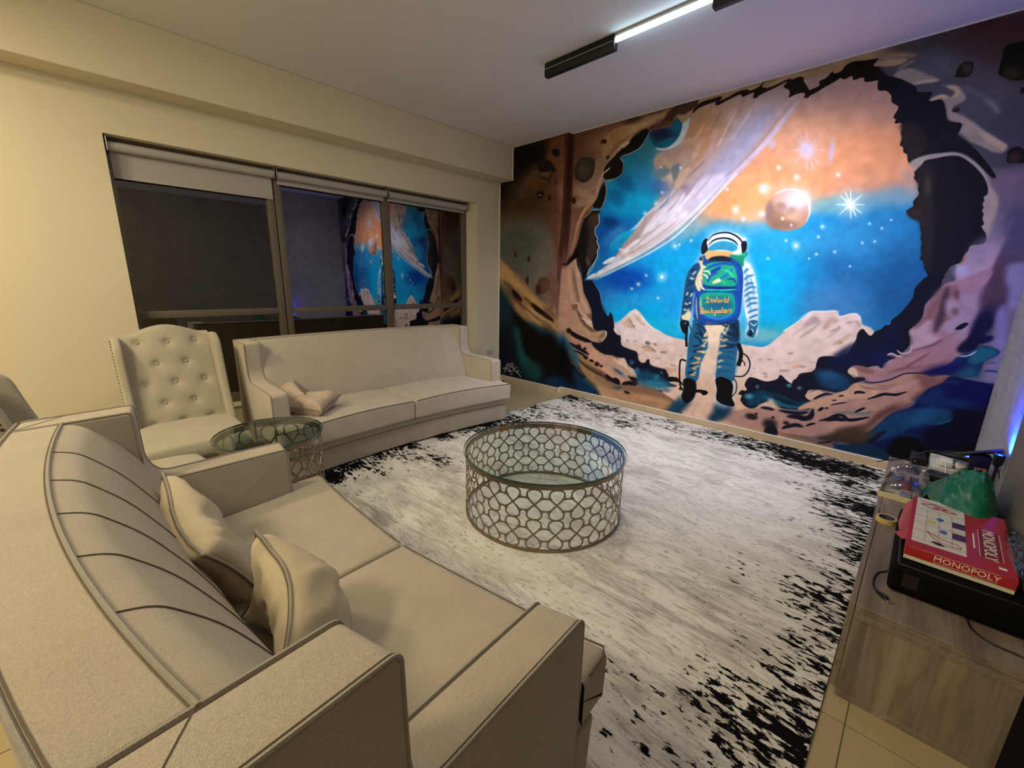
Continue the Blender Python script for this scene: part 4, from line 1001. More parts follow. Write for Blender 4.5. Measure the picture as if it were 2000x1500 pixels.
S 2C2A40 2 1 1 10 4054,723 4172,676 4285,715 4367,779 4454,798 4516,799
S 161829 3 1 1 42 3664,272 3740,286 3830,298 3846,386
S 161829 2 1 1 37 3742,277 3802,282 3860,342
S 161829 2 1 1 24 3885,371 3903,398 3916,410
S 161829 2 1 1 14 3924,403 3950,418
S 161829 3 1 1 34 3641,149 3692,187 3751,212 3802,206
S 161829 2 1 1 19 3816,219 3853,247 3884,260
S 161829 3 1 1 27 3447,306 3502,313 3561,307
S 161829 3 1 1 30 3593,314 3673,313 3750,321 3822,348
S 161829 2 1 1 27 3899,287 3959,320 4015,365 4055,370 4094,344 4169,371 4222,401
S 161829 2 1 1 35 3933,300 4013,333 4081,336
S 2C2A40 2 1 1 12 3954,437 4006,466 4064,487
S 161829 2 1 1 19 4123,413 4157,447 4185,470
S 161829 2 1 1 13 4186,543 4195,545
S 2C2A40 2 1 1 12 3961,483 3994,492
G 2A2422 1 3421 239 11 0 0 -10
G 2A2422 1 3560 237 11 0 0 -11
G 2A2422 1 3668 212 20 1 0 -14
G 2A2422 1 3378 203 39 1 0 -25
G 2A2422 1 3543 168 49 2 0 -44
G 2A2422 1 3405 203 26 1 0 -20
P 1A1A22 3 1 1 3509,79 3519,132 3539,168 3572,171 3601,144 3621,90 3579,63
S 0C1018 5 1 1 19 3341,282 3392,298 3422,330
S 3C6A74 9 0.6 1 22 3991,382 4097,407 4193,421 4232,455
P 121C50 7 1 1 4829,781 4665,798 4606,801 4575,744 4511,688 4475,609 4449,540 4349,461 4290,360 4239,278 4146,162 4028,117 4081,81 4381,72 4812,166 4911,243 4946,340 4904,827
P 1C4470 10 0.95 1 4464,525 4572,558 4651,558 4677,529 4671,483 4602,426 4522,419 4466,367 4399,292 4307,218 4248,181 4240,269 4290,360 4357,454
P 14306C 13 0.9 1 4455,578 4515,671 4587,746 4642,765 4672,761 4626,727 4607,636 4664,648 4768,644 4722,587 4619,569 4533,567
S 2A5E8C 8 0.8 1 18 4587,746 4632,754 4673,757
P 12145C 15 0.9 1 4576,736 4825,777 4837,684 4819,579 4769,636 4662,657
P 0B0E2C 12 1 1 4671,563 4810,594 4825,773 4869,740 4889,495 4832,306 4679,242 4541,313 4597,420 4672,475
P 09090F 13 1 1 4368,147 4392,252 4451,302 4516,306 4590,252 4679,242 4825,339 4831,217 4317,31
S 1A3A66 10 0.7 1 20 4539,322 4476,313 4405,332 4474,398 4540,387
G 245A8C 0.7 4513 463 69 58 19 -41
S 3A6E94 5 0.8 1 10 4596,429 4639,458 4675,493
P 0F1632 5 1 1 4248,181 4248,221 4283,271 4340,315 4314,259 4288,203
P 3E3028 19 0.95 1 3911,127 3984,189 4099,261 4202,278 4240,229 4223,154 4041,132
G 4C3C34 0.8 4163 238 96 26 8 -51
S 6C8C90 5 0.8 1 12 4031,97 4073,131 4120,134 4166,135
S 101826 6 0.9 1 16 3918,86 3980,114 4024,137
P 173650 11 0.9 1 4034,77 4120,134 4263,176 4338,158 4421,85 4167,34
P 0F2C44 33 0.95 1 2704,260 2804,265 2786,173 2668,55 2535,8 2614,135
P 0F3450 30 0.95 1 3050,260 3201,278 3168,145 3049,58 2993,74 3035,170
G 1E5270 0.6 2657 144 61 72 36 -31
P BFD8EC 24 0.55 1 2737,1745 2741,1820 2784,1880 2855,1912 2952,1911 3039,1876 3124,1836 3155,1776 3151,1717 3213,1598 3266,1455 3319,1192 3325,1032 3303,942 3246,937 3210,1035 3178,1183 3183,1058 3180,904 3182,800 3204,538 3203,265 3052,246 3019,506 2868,551 2830,402 2823,225 2707,230 2725,455 2701,668 2690,949 2628,929 2589,1024 2602,1219 2611,1448 2664,1580
P E6F0F8 4 1 1 2784,1830 2811,1866 2883,1888 2955,1891 3040,1864 3091,1826 3126,1777 3135,1671 3097,1612 2957,1589 2830,1616 2754,1706 2745,1782
P 16202C 2 1 1 2734,1713 2731,1789 2754,1838 2784,1830 2774,1806 2796,1730 2756,1694
P 141A28 2 1 1 3085,1791 3117,1801 3133,1771 3134,1718 3111,1683 3093,1731
G EAF4FA 1 3109 1815 11 -1 2 -12
S 18203A 2 1 1 14 2786,1818 2824,1865 2895,1883 2968,1878 3043,1840 3090,1791 3103,1743
S 101830 2 1 1 15 2791,1774 2830,1815 2889,1834 2962,1830 3026,1800 3060,1762
P 3A9CC0 5 1 1 2795,1743 2821,1785 2892,1812 2977,1810 3040,1775 3058,1733 3014,1710 2879,1725 2818,1710
S BFE4F0 2 1 1 7 2800,1755 2845,1796 2917,1811 3002,1797 3054,1763
S F4F8FA 4 1 1 14 2817,1717 2916,1723 3014,1708
P CFE0EA 3 1 1 3119,1623 3178,1604 3214,1550 3249,1455 3274,1359 3300,1252 3313,1155 3314,1068 3330,995 3297,948 3256,950 3228,986 3235,1062 3195,1184 3161,1307 3145,1430
S 2A70A8 3 0.95 1 18 3139,1515 3163,1551 3184,1562
S 2A70A8 3 0.95 1 18 3147,1454 3182,1491 3226,1503
S 2A70A8 3 0.95 1 18 3160,1405 3202,1430 3252,1431
S 2A70A8 3 0.95 1 18 3166,1356 3207,1394 3263,1395
S 2A70A8 3 0.95 1 18 3170,1307 3214,1346 3275,1347
S 2A70A8 3 0.95 1 18 3185,1259 3232,1297 3287,1300
S 2A70A8 3 0.95 1 18 3198,1210 3238,1249 3296,1257
S 2A70A8 3 0.95 1 18 3216,1161 3258,1188 3306,1203
S 2A70A8 3 0.95 1 18 3234,1112 3276,1140 3310,1154
S FFFFFF 3 0.9 1 13 3145,1599 3186,1551 3203,1503
S FFFFFF 3 0.9 1 13 3194,1234 3213,1161 3236,1100
S FFFFFF 3 0.9 1 13 3220,1467 3256,1407
S FFFFFF 3 0.9 1 13 3246,1359 3280,1311
P 2C6C94 2 1 1 3239,1075 3258,1101 3310,1099 3319,1056 3302,949 3268,945 3235,974 3251,1026
P 12202E 2 1 1 3261,1001 3282,1016 3284,959 3254,963
S CFE8F4 2 1 1 9 3250,1082 3288,1054 3312,1081
S C8E0EC 2 1 1 9 3269,1027 3296,992
P 24557E 3 1 1 2713,1618 2760,1553 2726,1397 2715,1264 2700,1156 2685,1045 2676,1003 2655,946 2634,944 2607,1012 2603,1150 2607,1300 2611,1448 2640,1554
S 0F2A4A 3 0.9 1 15 2643,1528 2680,1554 2706,1566
S 0F2A4A 3 0.9 1 15 2632,1448 2667,1436
S 0F2A4A 3 0.9 1 15 2624,1395 2682,1423 2706,1449
S 0F2A4A 3 0.9 1 15 2618,1328 2665,1343 2697,1357
S 0F2A4A 3 0.9 1 15 2620,1274 2657,1289
S 0F2A4A 3 0.9 1 15 2615,1233 2675,1249
S 0F2A4A 3 0.9 1 15 2613,1192 2668,1197 2692,1223
S EFE4C8 3 0.95 1 15 2673,1501 2709,1541
S EFE4C8 3 0.95 1 15 2649,1475 2698,1462
S EFE4C8 3 0.95 1 15 2678,1289 2700,1330
S EFE4C8 3 0.95 1 15 2665,1222 2693,1236
S EFE4C8 3 0.95 1 15 2629,1233 2660,1208
S EFE4C8 3 0.95 1 16 2623,1165 2659,1153
S EFE4C8 3 0.95 1 15 2651,1342 2635,1301
S EFE4C8 3 0.95 1 15 2659,1153 2685,1168
P F0E0BC 3 1 1 2609,1095 2636,1111 2686,1155 2703,1074 2672,1044 2627,1062
P 101C2C 2 1 1 2603,1025 2628,1055 2692,1046 2692,991 2665,919 2634,944
S 50708C 3 1 1 16 2640,1014 2672,1037
S 0C1018 2 1 0 24 2681,990 2684,879 2698,789
S 0C1018 2 1 0 10 2633,1014 2653,960 2688,1018 2732,946
P 2A658C 3 1 1 2744,1077 2951,1052 3141,1105 3165,1031 3183,878 3180,721 3186,535 3172,505 3034,495 3013,643 3005,778 3007,912 2962,961 2905,901 2908,766 2859,620 2839,446 2732,457 2715,670 2711,881 2728,980
P EBCDB8 12 1 1 2861,1045 3050,1060 3012,965 3013,859 3005,724 3006,614 2987,556 2891,583 2859,620 2897,750 2928,823
G F4DCC4 0.9 2957 999 76 7 6 -49
S 112C4C 4 0.9 1 23 3002,1043 3105,1013 3158,979
S 112C4C 4 0.9 1 23 3034,994 3112,962 3167,954
S 112C4C 4 0.9 1 23 3050,1060 3114,1039
S 112C4C 4 0.9 1 24 3020,807 3092,829 3163,850
S 112C4C 4 0.9 1 24 3012,765 3085,788 3166,785
S 112C4C 4 0.9 1 24 3013,711 3092,735 3168,719
S 112C4C 4 0.9 1 24 3028,645 3088,668 3163,665
S 112C4C 4 0.9 1 24 3030,577 3097,601 3166,599
S 112C4C 5 0.9 1 26 2762,747 2828,769 2864,801
S 112C4C 5 0.9 1 26 2744,660 2796,695 2838,687
S 112C4C 5 0.9 1 26 2738,588 2792,610 2834,602
S 112C4C 5 0.9 1 26 2740,516 2800,540
S 112C4C 5 0.9 1 25 2766,942 2836,922 2886,845
S 112C4C 5 0.9 1 25 2757,1024 2827,1002 2887,940
S E8B87A 4 0.95 1 20 2802,752 2856,759 2897,750
S E8B87A 4 0.95 1 21 2782,693 2851,689
S E8B87A 4 0.95 1 21 2763,620 2829,644 2854,661
S E8B87A 4 0.95 1 21 2775,579 2824,572
S E8B87A 4 0.95 1 21 2762,505 2824,515
S E8B87A 4 0.95 1 19 3007,912 3047,890 3093,921
S E8B87A 4 0.95 1 19 3004,831 3054,837 3077,853
S E8B87A 4 0.95 1 19 3006,764 3036,782
S E8B87A 4 0.95 1 20 2836,812 2889,818
S E8B87A 4 0.95 1 20 2851,909 2887,940
S E8B87A 4 0.95 1 20 2843,868 2900,887
S E8B87A 4 0.95 1 20 3024,672 3048,689
P 123048 9 0.9 1 3062,1061 3143,1093 3170,1019 3182,891 3131,912 3062,970 3109,987
P 2C6C90 14 0.7 1 3034,795 3152,796 3189,562 3066,542 3028,645
P 0A0B10 3 1 1 2711,453 2824,451 2846,332 2821,247 2755,196 2704,260 2717,337
P 0A0B10 2 1 1 3028,522 3173,499 3193,346 3226,277 3179,260 3101,270 3052,302 3046,400
S 0A0B10 2 1 1 31 2810,340 2891,356 2959,354
P 0A0B10 2 1 1 2891,356 2943,373 2966,349 2923,319
S 10121C 2 1 0 37 3177,878 3211,804 3216,726 3206,665
S 101420 1 1 0 12 3225,792 3276,760 3304,699 3299,633 3260,574 3183,561
S 101420 1 1 0 9 3227,728 3254,705 3264,674
S 101420 1 1 0 9 3179,547 3212,499 3220,419 3191,359
S 101420 2 1 0 18 2711,641 2660,648 2649,589 2669,416 2694,347 2740,326
S 101018 2 1 1 22 2567,428 2624,445 2664,423 2712,380
S 101018 2 1 1 27 2666,334 2708,350
S FBE3B4 3 0.8 1 14 2990,1042 3037,968 3068,918
S FBE3B4 3 0.8 1 14 3076,1049 3060,983 3019,913
S FBE3B4 3 0.8 1 15 2853,896 2879,953 2892,1008
S FBE3B4 3 0.8 1 15 2856,814 2884,858 2911,902
S FBE3B4 3 0.8 1 15 2851,745 2889,763 2912,787
S FBE3B4 3 0.8 1 15 3003,737 3025,767 3050,770
S FBE3B4 3 0.8 1 15 3018,671 3047,696 3073,692
S FBE3B4 3 0.8 1 15 2812,670 2845,681 2857,697
S FBE3B4 3 0.8 1 16 2793,596 2827,601 2846,618
S FBE3B4 3 0.8 1 16 2795,525 2827,544
S FBE3B4 3 0.8 1 15 3018,616 3042,634 3061,634
S 0C2038 3 0.85 1 16 3098,1064 3141,1016 3165,928
S 0C2038 3 0.85 1 17 3014,952 3081,919 3158,888
S 0C2038 3 0.85 1 17 3051,863 3125,859 3172,871
S 0C2038 4 0.85 1 18 2773,998 2818,961 2853,896
S 0C2038 4 0.85 1 18 2756,914 2815,878 2848,827
S 0C2038 4 0.85 1 18 2748,802 2796,807 2834,825
S 3C88C0 3 0.7 1 11 3155,1527 3177,1466 3180,1406
S 3C88C0 3 0.7 1 11 3194,1491 3233,1407 3258,1311
S 3C88C0 3 0.7 1 11 3191,1357 3225,1260 3250,1163
P 1C4E9A 2 1 1 2723,1643 2751,1681 2820,1692 2944,1694 3017,1686 3057,1649 3097,1612 3132,1527 3148,1405 3156,1257 3155,1132 3098,1064 2989,1049 2874,1046 2780,1053 2727,1103 2707,1237 2712,1344 2715,1489 2732,1566
P F2B878 4 1 1 2779,1718 2866,1725 2990,1713 3036,1673 2948,1663 2826,1641 2786,1655
P 1A2438 3 1 1 2808,1635 2836,1666 2909,1677 2971,1669 3023,1637 2953,1626 2865,1634
P 1E8C70 3 1 1 2994,1680 3087,1684 3130,1709 3151,1682 3127,1647 3125,1575 3085,1612 3034,1649
S 3CC89C 3 1 1 13 3066,1672 3111,1683 3138,1688
P 28A888 3 1 1 2773,1553 2806,1604 2892,1621 3003,1613 3070,1551 3095,1453 3078,1404 2944,1401 2803,1411
S 1B5CA8 2 0.95 1 23 2792,1553 2858,1590 2955,1608 3042,1588
S 1648A0 2 0.95 1 33 2829,1515 2900,1552 2934,1577
S 1F78C0 2 0.95 1 23 2936,1464 2993,1502 3045,1564
S 2A58B8 2 0.95 1 24 2828,1425 2845,1489 2916,1527
S 3CCC98 2 0.95 1 23 2962,1552 3014,1527 3068,1478
S 34C890 2 0.95 1 24 2852,1438 2926,1452 3003,1427
S 1A4EA0 2 0.95 1 18 2998,1465 3058,1465 3086,1429
S 3A78D0 2 0.95 1 14 2872,1578 2957,1589
S 2C5CB8 2 0.95 1 27 3061,1576 3102,1490 3120,1355
S 2A48A0 2 0.95 1 23 3082,1551 3127,1429 3149,1182
S 143070 2 0.95 1 19 2805,1399 2947,1382 3091,1392
S 2ECC90 2 0.95 1 16 2783,1365 2937,1360 3105,1373
P F4E4C0 2 1 1 2872,1425 2900,1458 2929,1471 2951,1446 2910,1426
P F0D8B0 3 1 1 2723,1643 2759,1668 2760,1604 2796,1578 2773,1553 2774,1489 2792,1398 2764,1463 2765,1345 2709,1423 2725,1515 2745,1566
S F4E8D0 2 1 1 14 2768,1540 2827,1534 2844,1502
S F4E8D0 2 1 1 14 2771,1515 2813,1489 2829,1463
S F4E8D0 2 1 1 17 2758,1463 2780,1385 2816,1360
S 6C9CE0 5 0.9 1 20 2719,1344 2711,1237 2734,1103
G 3A3028 1 2741 1653 15 0 2 -14
S E8C898 4 0.8 1 15 2738,1292 2754,1159 2779,1066
P 2058B4 2 1 1 2759,1319 2792,1346 2938,1357 3073,1348 3115,1305 3135,1194 3126,1130 3071,1088 2896,1081 2801,1101 2771,1187
P 22B48C 4 1 1 2777,1306 2813,1331 2952,1340 3064,1329 3094,1280 3106,1192 3077,1133 2918,1109 2818,1129 2787,1201
P 1E5A9C 14 0.45 1 2808,1268 2855,1309 2968,1313 3067,1304 3092,1204 3042,1124 2916,1122 2807,1162
S C8D8A8 6 0.8 1 20 2778,1293 2794,1188 2825,1123
S 3A90E0 4 1 1 19 2840,1111 2971,1093 3089,1134
S 102848 3 1 1 15 2769,1038 2901,1035 3026,1052 3107,1090
G 205090 0.5 2967 1216 93 5 4 -34
S 3A1C10 2 0.6 0 10 2832,1279 2850,1293 2850,1243
S FFB468 1 1 0 9 2832,1279 2850,1293 2850,1243
S 3A1C10 2 0.6 0 10 2832,1240 2868,1244
S FFB468 1 1 0 9 2832,1240 2868,1244
S 3A1C10 2 0.6 0 10 2877,1284 2892,1245 2905,1274 2923,1247 2936,1299
S FFB468 1 1 0 9 2877,1284 2892,1245 2905,1274 2923,1247 2936,1299
S 3A1C10 2 0.6 0 10 2946,1268 2946,1253 2959,1247 2966,1260 2957,1273 2946,1268
S FFB468 1 1 0 9 2946,1268 2946,1253 2959,1247 2966,1260 2957,1273 2946,1268
S 3A1C10 2 0.6 0 10 2975,1275 2980,1247
S FFB468 1 1 0 9 2975,1275 2980,1247
S 3A1C10 2 0.6 0 10 2977,1263 2990,1277
S FFB468 1 1 0 9 2977,1263 2990,1277
S 3A1C10 2 0.6 0 10 3004,1301 3004,1249
S FFB468 1 1 0 8 3004,1301 3004,1249
S 3A1C10 2 0.6 0 10 3032,1277 3015,1274 3015,1255 3030,1253 3037,1267
S FFB468 1 1 0 8 3032,1277 3015,1274 3015,1255 3030,1253 3037,1267
S 3A1C10 2 0.6 0 10 3040,1305 3039,1249
S FFB468 1 1 0 8 3040,1305 3039,1249
S 3A1C10 2 0.6 0 10 2796,1188 2798,1132
S FFB468 1 1 0 9 2796,1188 2798,1132
S 3A1C10 2 0.6 0 10 2796,1188 2819,1185 2815,1165 2799,1161 2825,1155 2820,1136 2792,1133
S FFB468 1 1 0 9 2796,1188 2819,1185 2815,1165 2799,1161 2825,1155 2820,1136 2792,1133
S 3A1C10 2 0.6 0 10 2852,1163 2835,1160 2835,1142 2848,1140 2855,1159 2860,1141
S FFB468 1 1 0 9 2852,1163 2835,1160 2835,1142 2848,1140 2855,1159 2860,1141
S 3A1C10 2 0.6 0 10 2885,1166 2869,1159 2873,1143 2889,1146
S FFB468 1 1 0 9 2885,1166 2869,1159 2873,1143 2889,1146
S 3A1C10 2 0.6 0 10 2897,1196 2898,1144
S FFB468 1 1 0 9 2897,1196 2898,1144
S 3A1C10 2 0.6 0 10 2919,1171 2901,1157 2923,1142
S FFB468 1 1 0 9 2919,1171 2901,1157 2923,1142
S 3A1C10 2 0.6 0 10 2934,1169 2935,1114
S FFB468 1 1 0 9 2934,1169 2935,1114
S 3A1C10 2 0.6 0 10 2934,1165 2950,1169 2950,1151 2935,1147
S FFB468 1 1 0 9 2934,1165 2950,1169 2950,1151 2935,1147
S 3A1C10 2 0.6 0 10 2976,1174 2960,1167 2963,1150 2975,1152 2980,1171 2985,1150
S FFB468 1 1 0 9 2976,1174 2960,1167 2963,1150 2975,1152 2980,1171 2985,1150
S 3A1C10 2 0.6 0 10 2996,1205 2994,1151
S FFB468 1 1 0 9 2996,1205 2994,1151
S 3A1C10 2 0.6 0 10 3013,1182 2996,1166 3017,1151
S FFB468 1 1 0 9 3013,1182 2996,1166 3017,1151
S 3A1C10 2 0.6 0 10 3022,1164 3036,1173 3026,1182 3018,1166 3027,1153 3042,1161
S FFB468 1 1 0 9 3022,1164 3036,1173 3026,1182 3018,1166 3027,1153 3042,1161
S 3A1C10 2 0.6 0 10 3048,1184 3050,1156
S FFB468 1 1 0 8 3048,1184 3050,1156
S 3A1C10 2 0.6 0 10 3049,1175 3061,1186
S FFB468 1 1 0 8 3049,1175 3061,1186
S 3A1C10 2 0.6 0 10 3077,1192 3066,1183 3077,1170 3067,1154
S FFB468 1 1 0 8 3077,1192 3066,1183 3077,1170 3067,1154'''
cv = Canvas(WX*1000, HZ*1000, 3); run(cv, MURAL)
rng = np.random.RandomState(3)
g = rng.rand(cv.h//6+2, cv.w//6+2).astype(np.float32); g = np.kron(g, np.ones((6, 6), np.float32))[:cv.h, :cv.w]; g = blur(g, 5)-.5
A = np.clip(cv.a*(1+g[..., None]*.25)+(rng.rand(cv.h, cv.w, 1).astype(np.float32)-.5)*.012, 0, 1)
GAIN = 1.0
A = A**1.06; _g = A.mean(2, keepdims=True); A = np.clip(_g+(A-_g)*1.06, 0, 1)
A = A*GAIN
im = bpy.data.images.new('mural_paint', cv.w, cv.h); px = np.ones((cv.h, cv.w, 4), np.float32); px[..., :3] = A; im.pixels.foreach_set(px.ravel()); im.update(); im.pack()
mm = bpy.data.materials.new('mural_paint_material'); mm.use_nodes = True; nt = mm.node_tree; b = nt.nodes['Principled BSDF']; ti = nt.nodes.new('ShaderNodeTexImage'); ti.image = im; ti.extension = 'EXTEND'; uvn = nt.nodes.new('ShaderNodeUVMap'); uvn.uv_map = 'UVMap'
nt.links.new(uvn.outputs[0], ti.inputs[0]); nt.links.new(ti.outputs[0], b.inputs['Base Color']); b.inputs['Roughness'].default_value = .7; b.inputs['Specular IOR Level'].default_value = .12
nz = nt.nodes.new('ShaderNodeTexNoise'); nz.inputs['Scale'].default_value = 60; tcc = nt.nodes.new('ShaderNodeTexCoord'); nt.links.new(tcc.outputs['Object'], nz.inputs[0]); bpn = nt.nodes.new('ShaderNodeBump'); bpn.inputs['Strength'].default_value = .15; bpn.inputs['Distance'].default_value = .001; nt.links.new(nz.outputs[0], bpn.inputs['Height']); nt.links.new(bpn.outputs[0], b.inputs['Normal'])
bm = bmesh.new(); pl = [(.013, -PR-.001), (XC+.002, -PR-.001), (XC+.002, -.001), (WX-.001, -.001)]
fr = [[bm.verts.new((x, y, z)) for x, y in pl] for z in (.0745, HZ-.009)]
bk = [[bm.verts.new((x+(.0015 if i == 0 else -.003 if i < 3 else 0), y+.0015, z)) for i, (x, y) in enumerate([(.013, -PR-.001), (XC+.002, -PR-.001), (XC+.002, -.001), (WX-.001, -.001)])] for z in (.0745, HZ-.009)]
for i in range(3): bm.faces.new((fr[0][i], fr[0][i+1], fr[1][i+1], fr[1][i]))
uv = bm.loops.layers.uv.new('UVMap')
for f in bm.faces:
    for l in f.loops: l[uv].uv = (l.vert.co.x/WX, l.vert.co.z/HZ)
for v in [v for r in bk for v in r]: bm.verts.remove(v)
me = bpy.data.meshes.new('mural'); bm.normal_update(); bm.to_mesh(me); bm.free(); me.materials.append(mm)
mu = bpy.data.objects.new('mural', me); COL.objects.link(mu)
tag(mu, 'wall-sized painted space mural with an astronaut wearing a green and blue backpack', 'mural')
# ================================================================ TRACK LIGHT
tl = empty('track_light', (2.55, -1.42, HZ-.001), 0, 'black ceiling track light with a glowing cool white tube', 'ceiling light')
def hous(x0, x1):
    pr = rounded([(-.022, -.095), (.022, -.095), (.026, -.06), (.026, 0), (-.026, 0), (-.026, -.06)], .004, 2)
    bm = pill(pr, x0, x1, .003, 2, lambda s, a, b_: (s, a, b_)); finish('housing', bm, M['black'], tl)
    box('end_cap', (x0-.004, x0, -.02, .02, -.085, -.01), M['black'], tl); box('groove', (x0+.01, x1-.01, -.028, -.026, -.046, -.04), M['silver'], tl)
hous(-.64, -.015); hous(.645, 1.3)
box('rail', (-.015, .645, -.02, .02, -.02, 0), M['silver'], tl)
bm = bmesh.new(); tube_bm(bm, [(-.014, 0, -.034), (.644, 0, -.034)], .013, 14); finish('tube', bm, emis('cool_tube', (.62, .88, 1, 1), 14), tl)
# ================================================================ RUG
def rug():
    X0, X1, Ya, Yb = 1.296, 4.394, -4.15, -.034
    m = mat('distressed_rug_pile', 'C8BFB0', .95, spec=.1); nt = m.node_tree; L = nt.links; b = nt.nodes['Principled BSDF']
    def N(t, **k):
        n = nt.nodes.new(t)
        for a, v in k.items(): setattr(n, a, v)
        return n
    tc = N('ShaderNodeTexCoord')
    def noi(scale, st, det=5, dist=0, off=0):
        mp = N('ShaderNodeMapping'); mp.inputs['Scale'].default_value = st; mp.inputs['Location'].default_value = (off, off*.7, 0); L.new(tc.outputs['Object'], mp.inputs[0])
        n = N('ShaderNodeTexNoise'); n.inputs['Scale'].default_value = scale; n.inputs['Detail'].default_value = det; n.inputs['Roughness'].default_value = .62; n.inputs['Distortion'].default_value = dist; L.new(mp.outputs[0], n.inputs['Vector']); return n.outputs[0]
    def mth(op, a, c, d=None):
        n = N('ShaderNodeMath', operation=op)
        for i, v in enumerate((a, c, d)):
            if v is None: continue
            if isinstance(v, (int, float)): n.inputs[i].default_value = v
            else: L.new(v, n.inputs[i])
        return n.outputs[0]
    def rng_(v, a, c, d, e, t='LINEAR'):
        n = N('ShaderNodeMapRange', interpolation_type=t); L.new(v, n.inputs[0])
        for i, q in enumerate((a, c, d, e)): n.inputs[i+1].default_value = q
        return n.outputs[0]
    at = N('ShaderNodeAttribute', attribute_name='fleck_amount')
    dens = at.outputs['Fac']
    # black flecks: streaky clumps, thresholded by the woven density map
    n1 = noi(30, (.6, 1.5, 1), 8, .3); n2 = noi(6, (.7, 1.3, 1), 5, .6, 3.1)
    s = mth('ADD', mth('MULTIPLY', n1, .72), mth('MULTIPLY', n2, .34))
    th = mth('SUBTRACT', mth('SUBTRACT', .735, mth('MULTIPLY', dens, .22)), mth('MULTIPLY', mth('MULTIPLY', dens, dens), .12))
    black = rng_(mth('SUBTRACT', s, th), -.006, .012, 0, 1)
    # cream / grey streaks along X
    n3 = noi(2.6, (1.2, 3.6, 1), 9, .6, 5); n4 = noi(5, (1.5, 20, 1), 5, 0, 9); n5 = noi(1.3, (1, 1.3, 1), 3, 0, 2)
    g = rng_(mth('ADD', mth('MULTIPLY', n3, .6), mth('MULTIPLY', n4, .4)), .44, .57, 0, 1)
    g2 = rng_(n5, .4, .62, 0, 1)
    mixa = N('ShaderNodeMix', data_type='RGBA'); mixa.inputs[6].default_value = srgb('D9D4C8'); mixa.inputs[7].default_value = srgb('A29A91'); L.new(mth('MULTIPLY', g, mth('ADD', mth('MULTIPLY', g2, .7), .3)), mixa.inputs[0])
    n6 = noi(26, (.8, 2.2, 1), 4, .2, 7); fl_ = rng_(n6, .58, .62, 0, .55)
    mixc = N('ShaderNodeMix', data_type='RGBA'); L.new(mixa.outputs[2], mixc.inputs[6]); mixc.inputs[7].default_value = srgb('8A8279'); L.new(fl_, mixc.inputs[0])
    mixb = N('ShaderNodeMix', data_type='RGBA'); L.new(mixc.outputs[2], mixb.inputs[6]); mixb.inputs[7].default_value = srgb('0D0B0E'); L.new(black, mixb.inputs[0]); L.new(mixb.outputs[2], b.inputs['Base Color'])
    bp = N('ShaderNodeBump'); bp.inputs['Strength'].default_value = .5; bp.inputs['Distance'].default_value = .004; L.new(mth('SUBTRACT', noi(180, (1, 1, 1), 2), mth('MULTIPLY', black, .5)), bp.inputs['Height']); L.new(bp.outputs[0], b.inputs['Normal'])
    nx, ny = 62, 82; bm = bmesh.new(); V = []
    # density control points: (X, Y, value, radius)
    DP = [(1.55, -3.22, 1.05, 0.19, 0.14), (1.49, -3.0, 1, 0.18, 0.13), (1.43, -2.75, 0.95, 0.18, 0.13), (1.4, -2.49, 1, 0.18, 0.13), (1.38, -2.14, 1, 0.18, 0.13), (1.36, -1.82, 0.9, 0.3, 0.221), (1.67, -2.56, 0.6, 0.27, 0.2), (1.89, -2.47, 0.65, 0.24, 0.18), (1.7, -2.94, 0.55, 0.2, 0.15), (1.93, -3.21, 0.45, 0.16, 0.12), (2.06, -3.35, 0.3, 0.2, 0.15), (1.39, -0.88, 0.9, 0.34, 0.255), (1.4, -0.16, 1, 0.28, 0.204), (1.51, -1.29, 0.85, 0.28, 0.204), (1.47, -1.58, 0.85, 0.32, 0.23800000000000002), (1.73, -0.84, 0.62, 0.46, 0.34), (1.95, -0.27, 0.75, 0.46, 0.34), (2.43, -0.54, 0.65, 0.46, 0.34), (2.57, -0.14, 0.55, 0.34, 0.255), (2.9, -0.14, 0.62, 0.34, 0.255), (3.26, -0.2, 0.62, 0.34, 0.255), (3.6, -0.19, 0.8, 0.46, 0.34), (3.84, -0.23, 0.85, 0.27, 0.2), (4.06, -0.25, 1, 0.27, 0.2), (4.25, -0.25, 0.9, 0.27, 0.2), (4.2, -0.61, 0.9, 0.27, 0.2), (4.08, -0.8, 0.5, 0.27, 0.2), (3.96, -0.81, 0.4, 0.27, 0.2), (4.36, -0.95, 0.95, 0.27, 0.2), (4.29, -1.29, 0.85, 0.27, 0.2), (4.36, -1.56, 1, 0.27, 0.2), (4.35, -1.98, 1, 0.27, 0.2), (4.35, -2.28, 0.95, 0.27, 0.2), (4.34, -2.55, 0.8, 0.27, 0.2), (4.32, -2.75, 0.75, 0.27, 0.2), (4.21, -2.5, 0.62, 0.27, 0.2), (4.17, -2.05, 0.75, 0.27, 0.2), (4.03, -1.91, 0.5, 0.27, 0.2), (3.96, -2.11, 0.4, 0.27, 0.2), (4.05, -2.42, 0.42, 0.27, 0.2), (4.22, -2.84, 0.62, 0.2, 0.15), (4.08, -2.84, 0.42, 0.2, 0.15), (4.13, -3.07, 0.55, 0.2, 0.15), (4.24, -3.07, 0.75, 0.2, 0.15), (4.36, -2.96, 0.8, 0.2, 0.15), (4.04, -3.2, 0.5, 0.2, 0.15), (4.02, -3.33, 0.6, 0.16, 0.12), (3.94, -3.35, 0.4, 0.16, 0.12), (4.15, -1.58, 0.6, 0.27, 0.2), (3.95, -1.38, 0.35, 0.27, 0.2), (3.81, -1.7, 0.3, 0.41, 0.3), (3.15, -3.15, 0.38, 0.09, 0.07), (3.74, -3.09, 0.4, 0.09, 0.07), (3.85, -3.16, 0.45, 0.11, 0.08), (3.56, -1.79, 0.15, 0.41, 0.3)]
